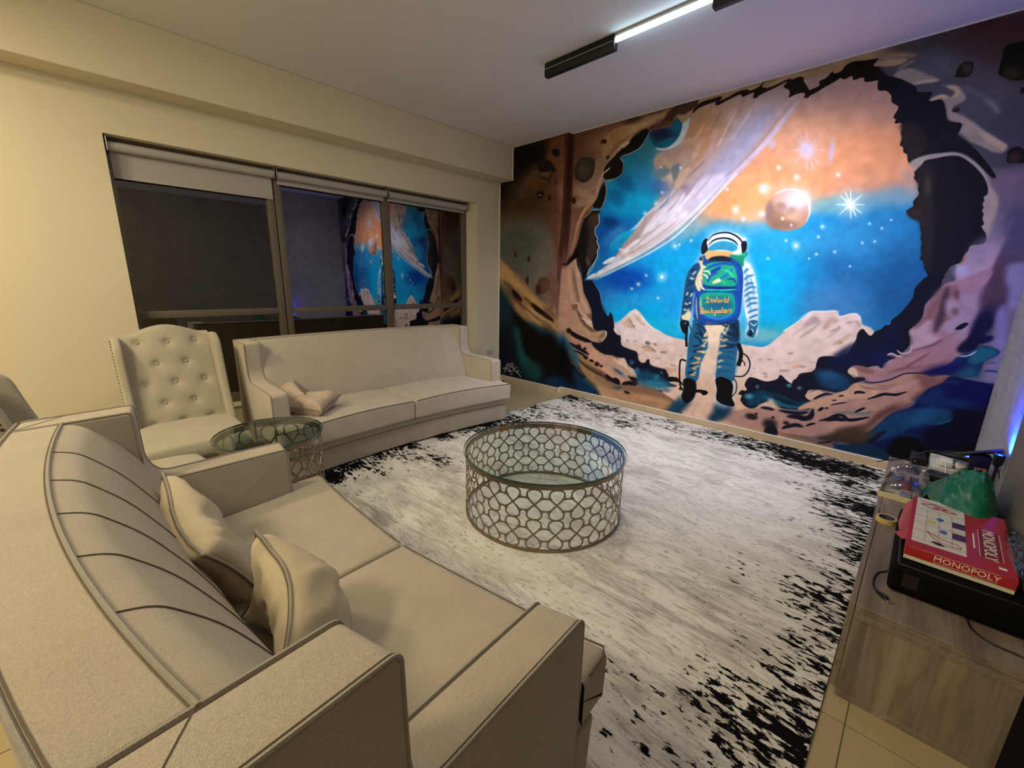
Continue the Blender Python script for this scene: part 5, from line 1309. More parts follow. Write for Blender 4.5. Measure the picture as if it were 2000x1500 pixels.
    def den(x, y):
        v = .10; 
        for px_, py, val, rx, ry in DP:
            q = ((x-px_)/rx)**2+((y-py)/ry)**2
            if q < 6: v = v+(val-v)*math.exp(-q)
        return v
    lay = None
    for j in range(ny+1):
        V.append([bm.verts.new((X0+(X1-X0)*i/nx, Ya+(Yb-Ya)*j/ny, .009)) for i in range(nx+1)])
    for j in range(ny):
        for i in range(nx): bm.faces.new((V[j][i], V[j][i+1], V[j+1][i+1], V[j+1][i]))
    bd = [V[0][i] for i in range(nx+1)]+[V[j][nx] for j in range(1, ny+1)]+[V[ny][i] for i in range(nx-1, -1, -1)]+[V[j][0] for j in range(ny-1, 0, -1)]
    lo = [bm.verts.new((v.co.x, v.co.y, .0005)) for v in bd]
    for i in range(len(bd)): bm.faces.new((bd[i-1], lo[i-1], lo[i], bd[i]))
    bm.faces.new(lo[::-1])
    me = bpy.data.meshes.new('rug'); bm.normal_update(); bm.to_mesh(me); bm.free(); me.materials.append(m)
    a = me.attributes.new('fleck_amount', 'FLOAT', 'POINT')
    a.data.foreach_set('value', [den(v.co.x, v.co.y) for v in me.vertices])
    o = bpy.data.objects.new('rug', me); COL.objects.link(o); tag(o, 'large distressed cream and black rug covering the floor', 'rug')
rug()
# ================================================================ SOFAS
def crescent_sofa(label, L, loc, rz, fab, channels, K=.09):
    root = empty('sofa', loc, rz, label, 'sofa', None); hl = L/2; aw = .12
    bend = lambda x, y: y-K*(1-min(1, (x/hl)**2))
    F = lambda s, a, b_: (s, bend(s, a), b_)
    # arms with wings
    ap = [(0, .02), (.79, .02), (.79, .612), (.775, .630), (.60, .634), (.33, .640), (.292, .70), (.290, .80), (.288, .922), (0, .922)]
    apr = rounded(ap, [.02, .02, .02, .02, .1, .05, .05, .04, .018, .02], 4)
    for s in (-1, 1):
        x0, x1 = (hl-aw, hl) if s > 0 else (-hl, -hl+aw)
        arm = finish('arm', pill(apr, x0, x1, .010, 3, F), fab, root)
        n = len(apr)
        path = apr[:]                                              # piping follows the side panel, front foot to back top
        i0 = min(range(n), key=lambda i: (apr[i][0]-.79)**2+(apr[i][1]-.02)**2); i1 = min(range(n), key=lambda i: (apr[i][0])**2+(apr[i][1]-.922)**2)
        seq = path[i0:i1+1]
        for xx, mt in ((x0+.004, 'pipe' if s > 0 else 'pipe_d'), (x1-.004, 'pipe' if s > 0 else 'pipe')):
            tube('piping', [F(xx, a, b_) for a, b_ in [(p[0], p[1]) for p in seq]], .0036, M['pipe'], arm, 6)
            tube('seam', [F(xx+(.006 if xx < (x0+x1)/2 else -.006), a-.0006 if a > .7 else a, b_+.0006) for a, b_ in seq if b_ > .5], .0011, M['pipe_d'], arm, 5)
        if channels: tube('seam', [F(x0+.006, .112, .9225), F(x1-.006, .004, .9225)], .0011, M['pipe_d'], arm, 5)
    # back
    bp_ = rounded([(0, .02), (.33, .02), (.415, .39), (.395, .50), (.33, .66), (.24, .82), (.165, .905), (.115, .922), (0, .922)], [.02, .02, .03, .1, .1, .1, .03, .008, .015], 4)
    back = finish('backrest', pill(bp_, -hl+aw, hl-aw, .004, 26, F), fab, root)
    xs = [-hl+.01+(2*hl-.02)*i/30 for i in range(31)]; xi = [-hl+aw-.006+(2*(hl-aw)+.012)*i/30 for i in range(31)]
    tube('piping', [F(x, .116, .923) for x in xi], .0044, M['pipe'], back, 6); tube('seam', [F(x, .110, .9232) for x in xi], .0012, M['pipe_d'], back, 5)
    tube('piping', [F(x, .001, .920) for x in xs], .0044, M['pipe'], back, 6); tube('seam', [F(x, .008, .9232) for x in xs], .0012, M['pipe_d'], back, 5)
    if channels:
        prof = [p for p in bp_ if p[0] > .116 and p[1] > .41]; prof = sorted(prof, key=lambda p: -p[1])
        for x in channels: tube('stitched_channel', [F(x, a+.0010, b_+.0008) for a, b_ in prof], .0017, M['pipe_d'], back, 5)
    # base with a padded lip
    bpf = rounded([(.03, .015), (.875, .015), (.89, .18), (.90, .24), (.03, .24)], [.01, .012, .02, .02, .01], 4)
    base = finish('base', pill(bpf, -hl+.008, hl-.008, .012, 24, F), fab, root)
    xb = [-hl+.015+(2*hl-.03)*i/24 for i in range(25)]
    tube('seam', [F(x, .8925, .185) for x in xb], .0022, M['pipe_d'], base, 5)
    # two T-shaped seat cushions
    for s in (-1, 1):
        def prf(y0, cr):
            return rounded([(y0, .255), (.952, .252), (.958, .41+cr), (.75, .415+cr), (y0, .412+cr)], [.02, .02, .022, .02, .02], 5)
        xa, xm, xe = .004, hl-aw-.012, hl-.004; S = []
        for k in range(4):
            t = k/3; S.append((xa+.014*(1-math.cos(t*PI/2)), inset(prf(.36, 0), .016*(1-math.sin(t*PI/2)))))
        for i in range(1, 12): S.append((xa+.014+(xm-xa-.014)*i/12, prf(.36, .012*math.sin(PI*i/12))))
        S.append((xm, prf(.36, .0))); S.append((xm+.006, prf(.60, 0))); S.append((xm+.012, prf(.786, 0))); S.append((xm+.02, prf(.792, 0)))
        S.append((xe-.03, prf(.792, -.003)))
        for k in range(4):
            t = k/3; S.append((xe-.025+.025*math.sin(t*PI/2), inset(prf(.792, -.003), .026*(1-math.cos(t*PI/2)))))
        cu = finish('seat_cushion', loft(S, lambda q, a, b_, s=s: F(q*s, a, b_)), fab, root)
        P = [(xa+.012+(xe-xa-.03)*i/16) for i in range(17)]
        tube('piping', [F(s*x, .955, .408+.012*math.sin(PI*min(1, (x-xa)/(xm-xa)))*1.0) for x in P]+[F(s*(xe-.006), .93, .404), F(s*(xe-.004), .85, .404)], .0030, M['pipe_d'], cu, 6)
        tube('piping', [F(s*x, .955, .262) for x in P]+[F(s*(xe-.006), .93, .262)], .0038, M['pipe'], cu, 6)
        for x, y in ((.86, .07), (.86, .80)):
            bm = bmesh.new(); bmesh.ops.create_cone(bm, cap_ends=True, segments=12, radius1=.018, radius2=.024, depth=.03, matrix=Matrix.Translation((s*x*hl, bend(x*hl, y), .015))); finish('foot', bm, M['darkwood'], root)
    return root
far_sofa = crescent_sofa('long beige three-seat sofa under the windows with two crumpled pillows', 2.13, (.605, -2.455, .0095), -PI/2, M['fab2'], None)
near_sofa = crescent_sofa('beige curved-back two-seat sofa in the foreground with stitched back channels', 1.67, (3.20, -4.461, .0095), math.radians(4.5), M['fab'], [.466, .25, .032, -.186, -.418])
# ---------------------------------------------------------------- scatter pillows
def pillow(label, w, h, t, mtx, mt, seed, group, slump=0., wr=.012):
    bm = bmesh.new(); n = 26; rnd = random.Random(seed); off = Vector((seed*3.7, seed*1.3, 0))
    def P(u, v, s):
        e = (1-.10*(1-u*u)*(1 if abs(v) > .999 else 1)*0)
        x = w/2*u*(.88+.12*abs(v)**3); y = h/2*v*(.88+.12*abs(u)**3)
        th = t/2*((1-u**4)*(1-v**4))**.55
        q = noise.noise(Vector((x*8, y*8, s*2))+off)*.6+(.35-abs(noise.noise(Vector((x*13+y*6, y*11-x*5, s*2))+off))*1.6)*.5+noise.noise(Vector((x*30, y*30, s*2))+off)*.10
        th = th*(1+.12*q) + (wr*q*(.4+.6*th/(t/2)))
        z = s*max(th, .001)
        z += slump*(.06*math.sin(u*2.2+seed)+.05*v*v)+slump*.10*u*v
        edge = noise.noise(Vector((x*9, y*9, 5))+off)*.010*max(abs(u), abs(v))**4
        return Vector((x+edge, y+edge, z+slump*.0))
    G = {}
    for s in (1, -1):
        for i in range(n+1):
            for j in range(n+1):
                u, v = -1+2*i/n, -1+2*j/n; b_ = i in (0, n) or j in (0, n)
                if b_ and s == -1: G[s, i, j] = G[1, i, j]; continue
                if b_:
                    p = (P(u, v, 1)+P(u, v, -1))/2
                    G[s, i, j] = bm.verts.new(p)
                else: G[s, i, j] = bm.verts.new(P(u, v, s))
        for i in range(n):
            for j in range(n):
                f = [G[s, i, j], G[s, i+1, j], G[s, i+1, j+1], G[s, i, j+1]]
                bm.faces.new(f if s > 0 else f[::-1])
    rim = [G[1, i, 0].co.copy() for i in range(n)]+[G[1, n, j].co.copy() for j in range(n)]+[G[1, i, n].co.copy() for i in range(n, 0, -1)]+[G[1, 0, j].co.copy() for j in range(n, 0, -1)]
    bmesh.ops.recalc_face_normals(bm, faces=bm.faces)
    o = finish('pillow', bm, mt, None, 80); o.matrix_world = mtx; tag(o, label, 'pillow', group)
    p = tube('piping', rim+[rim[0]], .0042, M['pipe'], o, 6)
    p2 = tube('seam', [c+Vector((0, 0, .006)) for c in rim], .0016, M['pipe_d'], o, 5)
    return o
def frame(c, xd, yd):
    x = Vector(xd).normalized(); z = x.cross(Vector(yd)).normalized(); y = z.cross(x); m_ = Matrix((x, y, z)).transposed().to_4x4(); m_.translation = Vector(c); return m_
pillow('beige pillow standing against the curved sofa back, farther from the camera', .49, .35, .15, frame((2.89, -4.150, .562), (.98, .18, -.10), (.16, -.30, .94)), M['pillow'], 1, 'pillows on the near sofa', .3, .026)
pillow('rumpled ribbed beige pillow slumped behind the near sofa arm', .41, .30, .15, frame((3.375, -4.05, .535), (.93, .12, -.30), (.28, -.22, .93)), M['pillow'], 5, 'pillows on the near sofa', .6, .036)
pillow('crumpled pinkish pillow squeezed against the far sofa arm', .32, .26, .13, frame((1.03, -3.30, .50), (.93, -.06, -.20), (.06, .72, .55)), M['pillow2'], 9, 'pillows on the far sofa', .35, .016)
pillow('small creased pinkish pillow lying on the far sofa seat', .28, .27, .16, frame((1.245, -3.19, .488), (.80, .60, -.05), (-.60, .80, .12)), M['pillow2'], 12, 'pillows on the far sofa', .15, .022)
# ================================================================ WING CHAIRS
def wing_chair(label, loc, rz):
    root = empty('wing_chair', loc, rz, label, 'armchair', 'tufted wing chairs'); fab = M['chairfab']
    hw = .245
    BT = [(-.155, .90), (.0, .90), (.155, .90), (-.08, .745), (.08, .745), (-.165, .60), (-.0, .60), (.165, .60), (-.08, .455), (.08, .455), (-.16, .31), (0, .31), (.16, .31)]
    def top(x): return 1.005+.055*math.cos(min(1, abs(x)/.20)*PI/2)**1.3-.008*0
    def fr_(x, t):
        zt = top(x); z = .40+t*(zt-.40); y = .385-.235*t
        ty = .33+t*.0
        d = 0
        for bx, bz in BT:
            q = math.hypot(x-bx, (z-(.27+bz*.0)-0)-(.27+bz*0) if 0 else z-(.17+bz*.88)); d += .020*math.exp(-(q/.022)**2)+.010*math.exp(-(q/.05)**2)
        puff = .020*(1-(x/hw)**4)*(1-(2*t-1)**6)
        return Vector((x, y+puff-d, z))
    bm = bmesh.new(); nx, nz = 44, 60; Fv = [[bm.verts.new(fr_(-hw+2*hw*i/nx, j/nz)) for i in range(nx+1)] for j in range(nz+1)]
    Bv = [[bm.verts.new(Vector((-hw+2*hw*i/nx, .062, .38+(top(-hw+2*hw*i/nx)-.012-.38)*j/6))) for i in range(nx+1)] for j in range(7)]
    for j in range(nz):
        for i in range(nx): bm.faces.new((Fv[j][i], Fv[j][i+1], Fv[j+1][i+1], Fv[j+1][i]))
    for j in range(6):
        for i in range(nx): bm.faces.new((Bv[j+1][i], Bv[j+1][i+1], Bv[j][i+1], Bv[j][i]))
    mid = [bm.verts.new((Fv[nz][i].co+Bv[6][i].co)/2+Vector((0, 0, .022))) for i in range(nx+1)]
    for i in range(nx):
        bm.faces.new((Fv[nz][i], Fv[nz][i+1], mid[i+1], mid[i])); bm.faces.new((mid[i], mid[i+1], Bv[6][i+1], Bv[6][i])); bm.faces.new((Bv[0][i], Bv[0][i+1], Fv[0][i+1], Fv[0][i]))
    for e in (0, nx):
        ring = [Fv[j][e] for j in range(nz+1)]+[mid[e]]+[Bv[j][e] for j in range(6, -1, -1)]
        bm.faces.new(ring if e == 0 else ring[::-1])
    bk = finish('backrest', bm, fab, root, 60)
    for bx, bz in BT:
        z = .17+bz*.88; t = (z-.40)/(top(bx)-.40); p = fr_(bx, max(0, t))
        bm = bmesh.new(); bmesh.ops.create_icosphere(bm, subdivisions=2, radius=.0115, matrix=Matrix.Translation(p+Vector((0, .006, 0)))@Matrix.Diagonal((1, .6, 1, 1))); finish('button', bm, M['chairfab'], bk)
    wp = rounded([(.04, .30), (.47, .30), (.475, .40), (.43, .50), (.36, .68), (.315, .84), (.285, .965), (.215, 1.012), (.12, 1.012), (.045, .96), (.10, .60)], [.02, .02, .03, .1, .1, .06, .05, .03, .04, .04, .1], 4)
    for s in (-1, 1):
        F = lambda q, a, b_, s=s: (s*(q+.012*max(0, (b_-.6))*max(0, a-.1)*4), a, b_)
        wg = finish('wing', pill(wp, .238, .285, .016, 3, F), fab, root, 50)
        bm = bmesh.new(); fr = [p for p in wp if p[0] > .2 and .42 < p[1] < 1.0]; fr = sorted(fr, key=lambda p: p[1]); pts = []
        tot = [(fr[i], fr[i+1], math.dist(fr[i], fr[i+1])) for i in range(len(fr)-1)]; step = .021; acc = 0
        for a, c, d in tot:
            while acc < d: pts.append((a[0]+(c[0]-a[0])*acc/d, a[1]+(c[1]-a[1])*acc/d)); acc += step
            acc -= d
        for a, b_ in pts: bmesh.ops.create_icosphere(bm, subdivisions=1, radius=.0068, matrix=Matrix.Translation((s*(.286+.012*max(0, b_-.6)*(a-.1)*4), a-.026, b_))@Matrix.Diagonal((.5, 1, 1, 1)))
        tag(finish('nailhead_trim', bm, M['darkwood'], wg), kind='stuff')
    sp = rounded([(.29, .345), (.895, .345), (.905, .39), (.89, .432), (.80, .447), (.45, .452), (.29, .43)], [.02, .03, .03, .03, .05, .05, .02], 4)
    st = finish('seat', pill(sp, -.272, .272, .03, 14, lambda q, a, b_: (q, a+.02*(1-(q/.27)**2)*(1 if a > .6 else 0), b_+(.012*(1-(q/.27)**2) if b_ > .42 else 0))), fab, root, 50)
    ar = rounded([(.10, .285), (.86, .285), (.865, .35), (.10, .35)], .01, 2); finish('apron', pill(ar, -.262, .262, .008, 4, lambda q, a, b_: (q, a, b_)), fab, root)
    for sx in (-1, 1):
        for yy, sl in ((.70, .0), (.14, -.05)):
            bm = bmesh.new(); v0 = [(-.02, -.02), (.02, -.02), (.02, .02), (-.02, .02)]
            lo = [bm.verts.new((sx*.235+a*.6, yy+sl+b_*.6, 0)) for a, b_ in v0]; hi = [bm.verts.new((sx*.235+a, yy+b_, .287)) for a, b_ in v0]
            for i in range(4): bm.faces.new((lo[i-1], lo[i], hi[i], hi[i-1]))
            bm.faces.new(lo[::-1]); bm.faces.new(hi); finish('leg', bm, M['darkwood'], root, 0)
    return root
wing_chair('button-tufted beige wing chair between the window wall and the round side table', (.535, -3.925, 0), -PI/2)
wing_chair('beige wing chair cut off at the left edge, nailhead trim showing behind the near sofa', (1.86, -4.868, 0), 0)
# ================================================================ LATTICE TABLES
def lattice_table(name, label, loc, R, H, ncol, nrow, glass, rim):
    root = empty(name, loc, 0, label, 'table', None)
    zt = H-.010
    disc_stack('glass_top', [(0, zt), (R-.0015, zt), (R-.0015, H), (0, H)], glass, root, 96)
    ring_band('glass_edge', R-.0013, R, zt-.0005, H+.0002, M['glassedge'], root, 96)
    r = R-.012
    ring_band('top_ring', r-.006, r, zt-.030, zt-.0005, M['metal'], root, 96); ring_band('bottom_ring', r-.006, r, 0, .018, M['metal'], root, 96)
    z0, z1 = .018, zt-.030; cw = 2*PI*r/ncol; ch = (z1-z0)/nrow; bm = bmesh.new()
    def strip(P, w=.0046, th=.0028):
        n = len(P); prev = None
        for i in range(n):
            a, c = P[max(i-1, 0)], P[min(i+1, n-1)]; d = Vector((c[0]-a[0], c[1]-a[1]))
            d = d.normalized() if d.length > 1e-7 else Vector((1, 0)); nn_ = Vector((-d.y, d.x))*w; ring = []
            for s, dr in ((1, 0), (1, -th), (-1, -th), (-1, 0)):
                u = P[i][0]+nn_.x*s; z = min(max(P[i][1]+nn_.y*s, z0-.001), z1+.001); a_ = u/r; rad = r-.0015+dr
                ring.append(bm.verts.new((rad*math.cos(a_), rad*math.sin(a_), z)))
            if prev:
                for k in range(4): bm.faces.new((prev[k-1], prev[k], ring[k], ring[k-1]))
            prev = ring
    dome = [(0, 0), (.10, .13), (.19, .25), (.25, .335), (.33, .39), (.42, .415), (.5, .42)]
    lobe = [(.25, .335), (.262, .43), (.315, .45), (.372, .475), (.372, .535), (.315, .555), (.34, .66), (.328, .78), (.27, .89), (.17, .965), (.08, .99), (.0, 1.0)]
    for i in range(ncol):
        for j in range(nrow//2):
            xz = z0+(2*j+1)*ch
            for sx in (-1, 1):
                for sz in (-1, 1):
                    for P in (dome, lobe): strip([(i*cw+sx*x*cw, xz+sz*z*ch) for x, z in P])
    finish('lattice', bm, M['metal'], root, 0)
    return root
lattice_table('coffee_table', 'large round glass-topped coffee table with a metal lattice drum on the rug', (2.864, -2.436, .0095), .497, .404, 26, 4, M['tableglass'], None)
lattice_table('side_table', 'small round glass side table with a lattice drum between the sofas', (1.856, -3.668, .0095), .277, .541, 13, 4, M['greenglass'], None)
# ================================================================ TV CABINET
ZC = .374
cb = empty('tv_cabinet', (4.401, -2.657, 0), 0, 'low grey oak laminate television cabinet along the right wall', 'cabinet')
CW, CL = .412, 1.782
box('side_panel', (.019, CW, 0, .018, .0, .350), M['wood'], cb, .001, 1); box('side_panel', (.019, CW, CL-.018, CL, .0, .350), M['wood'], cb, .001, 1)
box('top_panel', (.019, CW, -.003, .89, .3505, ZC), M['woody'], cb, .0015, 1); box('top_panel', (.019, CW, .8915, CL, .3505, ZC), M['woody'], cb, .0015, 1)
box('bottom_panel', (.019, CW, .018, CL-.018, .03, .048), M['woody'], cb); box('back_panel', (CW-.006, CW-.001, .018, CL-.018, .048, .35), M['woody'], cb)
for k, (a, c) in enumerate(((0, .888), (.893, CL))): box('door', (0, .0165, a, c, .028, ZC-.001), M['woody'], cb, .0012, 1)
box('plinth', (.024, .036, .01, CL-.01, 0, .029), M['wood'], cb)
box('edge_band', (.019, CW, -.0035, -.0001, .325, .3500), M['woody'], cb); box('edge_band', (.019, CW, -.0035, -.0001, .0, .024), M['woody'], cb)
# ---------------------------------------------------------------- black padded speaker box
sb = empty('speaker_box', (4.482, -2.49, ZC), 0, 'big flat black speaker box lying on the cabinet under the red board game', 'speaker box')
pr = rounded([(0, 0), (.330, 0), (.330, .105), (0, .105)], .022, 5)
finish('body', pill(pr, 0, .56, .02, 6, lambda s, a, b_: (a, s, b_)), M['blackcloth'], sb)
tube('rim', [(x, y, .104) for x, y in ((.018, .018), (.165, .014), (.312, .018), (.316, .28), (.312, .54), (.165, .546), (.018, .54), (.014, .28), (.018, .018))], .004, M['black'], sb)
box('label_plate', (.035, .075, -.0008, .0004, .035, .085), mat('dark_red_plate', '1A0E10', .5, nscale=30, namt=.1), sb)
# ---------------------------------------------------------------- board game box
ZM = ZC+.109
RED = mat('red_box_card', 'A8262E', .3, nscale=12, namt=.06, spec=.5)
bg = empty('board_game_box', (4.506, -2.425, ZM), math.radians(-1.0), 'red board game box with white game squares on its lid, on the speaker box', 'board game')
BW, BL, BH = .262, .515, .050
box('tray', (.002, BW-.002, .002, BL-.002, 0, .030), mat('cream_card', 'D9D6BC', .6, nscale=20, namt=.03), bg)
box('lid', (0, BW, 0, BL, .014, BH), RED, bg, .0015, 1)
pm = mat('printed_white_card', 'D6D3C8', .35, nscale=30, namt=.03)
pn = box('printed_panel', (.012, .150, .055, BL-.004, BH, BH+.0004), pm, bg)
ink = {k: mat('ink_'+k, c, .4, nscale=30, namt=.05) for k, c in dict(grey='6E6A62', red='8A2A34', purple='4C2A58', blue='4A66B0', yellow='C8C070', black='1C1C22', white='EEE6DA', dark='7A1A22').items()}
zt = BH+.0005
def flat(name, poly, k, par=pn, z=zt):
    bm = bmesh.new(); lo = [bm.verts.new((x, y, z)) for x, y in poly]; hi = [bm.verts.new((x, y, z+.0003)) for x, y in poly]; bm.faces.new(hi); bm.faces.new(lo[::-1])
    for i in range(len(lo)): bm.faces.new((lo[i-1], lo[i], hi[i], hi[i-1]))
    return finish(name, bm, ink[k], par, 0)
for y in (.085, .16, .235, .31, .385): flat('print_line', [(.012, y), (.150, y), (.150, y+.0016), (.012, y+.0016)], 'grey')
for x in (.045, .08, .115): flat('print_line', [(x, .087), (x+.001, .087), (x+.001, .384), (x, .384)], 'grey')
for y in (.17, .275): flat('print_square', [(.116, y), (.150, y), (.150, y+.055), (.116, y+.055)], 'purple')
def blobp(name, cx, cy, rx, ry, k, n=14, j=.35, seed=1):
    r_ = random.Random(seed); flat(name, [(cx+rx*math.cos(2*PI*i/n)*(1-j*r_.random()), cy+ry*math.sin(2*PI*i/n)*(1-j*r_.random())) for i in range(n)], k, pn, zt+.0004)
blobp('print_figure', .083, .315, .013, .020, 'blue', seed=2); blobp('print_figure', .092, .205, .013, .020, 'blue', seed=3); blobp('print_figure', .058, .27, .016, .02, 'yellow', seed=4); blobp('print_figure', .08, .088, .022, .014, 'black', seed=5, j=.5)
bm = bmesh.new(); tube_bm(bm, [Vector(p)+Vector((0, 0, zt+.0006)) for p in curve3([(.05, .17, 0), (.07, .12, 0), (.10, .10, 0), (.135, .10, 0), (.13, .125, 0), (.10, .13, 0), (.07, .15, 0), (.05, .17, 0)], 4)], .0012, 5); finish('print_ring', bm, ink['red'], pn)
for pts_ in ([(.025, .44), (.06, .41), (.10, .43), (.065, .46)], [(.06, .435), (.10, .41), (.13, .42), (.09, .445)]):
    bm = bmesh.new(); tube_bm(bm, [(x, y, zt+.0006) for x, y in pts_+[pts_[0], pts_[1]]], .0022, 4); finish('print_arrow', bm, ink['red'], pn)
flat('print_line', [(.02, .475), (.14, .455), (.14, .459), (.02, .480)], 'red')
def lettering(txt, size, mtx, mt, par, name='lettering', ext=.0003, sx=1.):
    c = bpy.data.curves.new(name, 'FONT'); c.body = txt; c.size = size; c.extrude = ext; c.align_x = 'CENTER'; c.align_y = 'CENTER'; c.resolution_u = 3
    t = bpy.data.objects.new('tmp_text', c); COL.objects.link(t); bpy.context.view_layer.update()
    me = bpy.data.meshes.new_from_object(t); bpy.data.objects.remove(t, do_unlink=True); bpy.data.curves.remove(c); me.materials.clear(); me.materials.append(mt)
    o = bpy.data.objects.new(name, me); COL.objects.link(o); o.parent = par; o.matrix_local = mtx@Matrix.Diagonal((sx, 1, 1, 1)); return o
rt = Matrix.Rotation(-PI/2, 4, 'Z')
lettering('MONOPOLY', .045, Matrix.Translation((.207, .215, zt+.0004))@rt, ink['white'], bg)
for x in (.182, .235): flat('print_line', [(x, .10), (x+.0014, .10), (x+.0014, .33), (x, .33)], 'white', bg, BH+.0001)
flat('print_band', [(.1825, .105), (.2345, .105), (.2345, .325), (.1825, .325)], 'dark', bg, BH+.00005)
flat('print_line', [(.168, .15), (.172, .15), (.172, .28), (.168, .28)], 'white', bg, BH+.0001); flat('print_square', [(.222, .045), (.240, .045), (.240, .06), (.222, .06)], 'white', bg, BH+.0001)
lettering('MONOPOLY', .026, Matrix.Translation((.150, -.0004, .033))@Matrix.Rotation(PI/2, 4, 'X'), ink['white'], bg, sx=1.05)
def flatf(poly, k):
    bm = bmesh.new(); lo = [bm.verts.new((x, -.0002, z)) for x, z in poly]; hi = [bm.verts.new((x, -.0006, z)) for x, z in poly]; bm.faces.new(hi); bm.faces.new(lo[::-1])
    for i in range(len(lo)): bm.faces.new((lo[i-1], lo[i], hi[i], hi[i-1]))
    finish('print_line', bm, ink[k], bg, 0)
flatf([(.075, .0475), (.222, .0475), (.222, .0485), (.075, .0485)], 'white'); flatf([(.075, .019), (.222, .019), (.222, .020), (.075, .020)], 'white')
# torn red flap of the lid
bm = bmesh.new(); V = [bm.verts.new(p) for p in ((0, .05, BH), (0, .48, BH), (-.022, .44, BH-.02), (-.03, .25, BH-.03), (-.022, .16, BH-.026), (-.036, .15, BH-.032), (-.012, .07, BH-.014))]
bm.faces.new(V); o = finish('torn_flap', bm, RED, bg, 0); sm = o.modifiers.new('thickness', 'SOLIDIFY'); sm.thickness = .0012
# ---------------------------------------------------------------- tape roll
tr = empty('tape_roll', (4.448, -1.905, ZC), 0, 'roll of yellowish adhesive tape standing flat on the cabinet beside the speaker box', 'tape')
disc_stack('tape', [(.029, 0), (.037, 0), (.037, .022), (.029, .022), (.029, 0)], mat('yellow_tape', 'C9B36A', .35, nscale=60, namt=.05), tr, 40)
disc_stack('core', [(.0275, .0003), (.029, .0003), (.029, .0217), (.0275, .0217), (.0275, .0003)], mat('purple_printed_core', '5A5A78', .6, nscale=5, namt=.1), tr, 40)
bm = bmesh.new()
for k in range(20):
    a = 2*PI*k/20; tube_bm(bm, [(.0272*math.cos(a), .0272*math.sin(a), .001), (.0272*math.cos(a), .0272*math.sin(a), .021)], .0012, 4)
tag(finish('core_stripes', bm, ink['black'], tr), kind='stuff')
# ---------------------------------------------------------------- clear storage box with cream tray
sx_ = empty('storage_box', (4.395, -1.605, ZC), math.radians(-3), 'open clear plastic storage box with a cream rim full of small odds and ends', 'box')
bm = bmesh.new(); bm_box(bm, 0, .165, 0, .40, 0, .004)
for b_ in ((0, .165, 0, .006, .004, .026), (0, .165, .394, .40, .004, .026), (0, .006, .006, .394, .004, .026), (.159, .165, .006, .394, .004, .026)): bm_box(bm, *b_)
finish('tray', bm, mat('cream_plastic', 'D8CDA4', .4, nscale=30, namt=.03), sx_, 0)
def sheet(name, P, m, par, th=.0008):
    bm = bmesh.new(); nx_, ny_ = len(P[0]), len(P); V = [[bm.verts.new(p) for p in r_] for r_ in P]
    for j in range(ny_-1):
        for i in range(nx_-1): bm.faces.new((V[j][i], V[j][i+1], V[j+1][i+1], V[j+1][i]))
    o = finish(name, bm, m, par, 60); md = o.modifiers.new('thickness', 'SOLIDIFY'); md.thickness = th; return o
sheet('lid', [[(.0, .0, .028), (.0, .2, .030), (.0, .40, .028)], [(.05, .02, .05), (.05, .2, .075), (.05, .40, .085)], [(.10, .02, .06), (.10, .2, .085), (.10, .40, .095)], [(.165, .02, .035), (.165, .2, .05), (.165, .40, .055)]], M['clearp'], sx_)
for k, (x, y, z, sz, c) in enumerate(((.03, .08, .006, (.05, .012, .012), 'C9C2B4'), (.05, .17, .006, (.03, .05, .02), '9A948C'), (.09, .2, .006, (.045, .045, .035), 'C0503A'), (.05, .27, .006, (.05, .05, .03), '2E2A34'), (.11, .30, .006, (.035, .06, .028), '4A4450'), (.10, .08, .006, (.045, .07, .014), '8A8A92'), (.03, .34, .006, (.04, .03, .05), 'D0CEC8'))):
    o = box('small_item', (x-sz[0]/2, x+sz[0]/2, y-sz[1]/2, y+sz[1]/2, z, z+sz[2]), mat('odds_%d' % k, c, .5, nscale=40, namt=.1), sx_, .003, 1)
# ---------------------------------------------------------------- adapters, router, extension block
def gadget(name, label, cat, b, m, bev, rz=0, group=None):
    cx, cy = (b[0]+b[1])/2, (b[2]+b[3])/2; r_ = empty(name, (cx, cy, b[4]), rz, label, cat, group); box('body', (b[0]-cx, b[1]-cx, b[2]-cy, b[3]-cy, 0, b[5]-b[4]), m, r_, bev, 3); return r_
a = gadget('power_adapter', 'black power adapter block nearest the mural on the cabinet', 'adapter', (4.497, 4.560, -.93, -.80, ZC, ZC+.05), M['black'], .008, .1, 'black adapters on the cabinet'); box('led', (-.02, -.015, -.0655, -.065, .02, .024), M['whitep'], a)
a = gadget('power_adapter', 'long black power adapter block behind the clear storage box', 'adapter', (4.565, 4.70, -1.19, -1.10, ZC, ZC+.045), M['black'], .008, -.25, 'black adapters on the cabinet'); box('led', (-.05, -.045, -.0455, -.045, .02, .024), M['whitep'], a)
wb = gadget('junction_box', 'flat pale grey box with the white charger plugged on top', 'box', (4.578, 4.79, -1.06, -.78, ZC, ZC+.052), M['greyp'], .005); box('lid', (-.1055, .1055, -.1395, .1395, .040, .0525), M['greyp'], wb, .003); box('socket', (-.08, -.02, -.05, .05, .0525, .054), M['whitep'], wb)
ch = gadget('charger_plug', 'white charger plug with a white cable on the pale grey box', 'charger', (4.612, 4.668, -1.03, -.95, ZC+.0545, ZC+.092), M['whitep'], .010); 
tube('cable', curve3([(-.005, -.035, .02), (.0, -.06, .01), (.006, -.09, -.03), (.02, -.14, -.048), (.05, -.20, -.050), (.10, -.22, -.050)]), .0028, M['whitep'], ch)
c2 = gadget('charger_plug', 'second white rounded charger plug beside the first', 'charger', (4.676, 4.735, -1.03, -.96, ZC+.0545, ZC+.088), M['whitep'], .014)
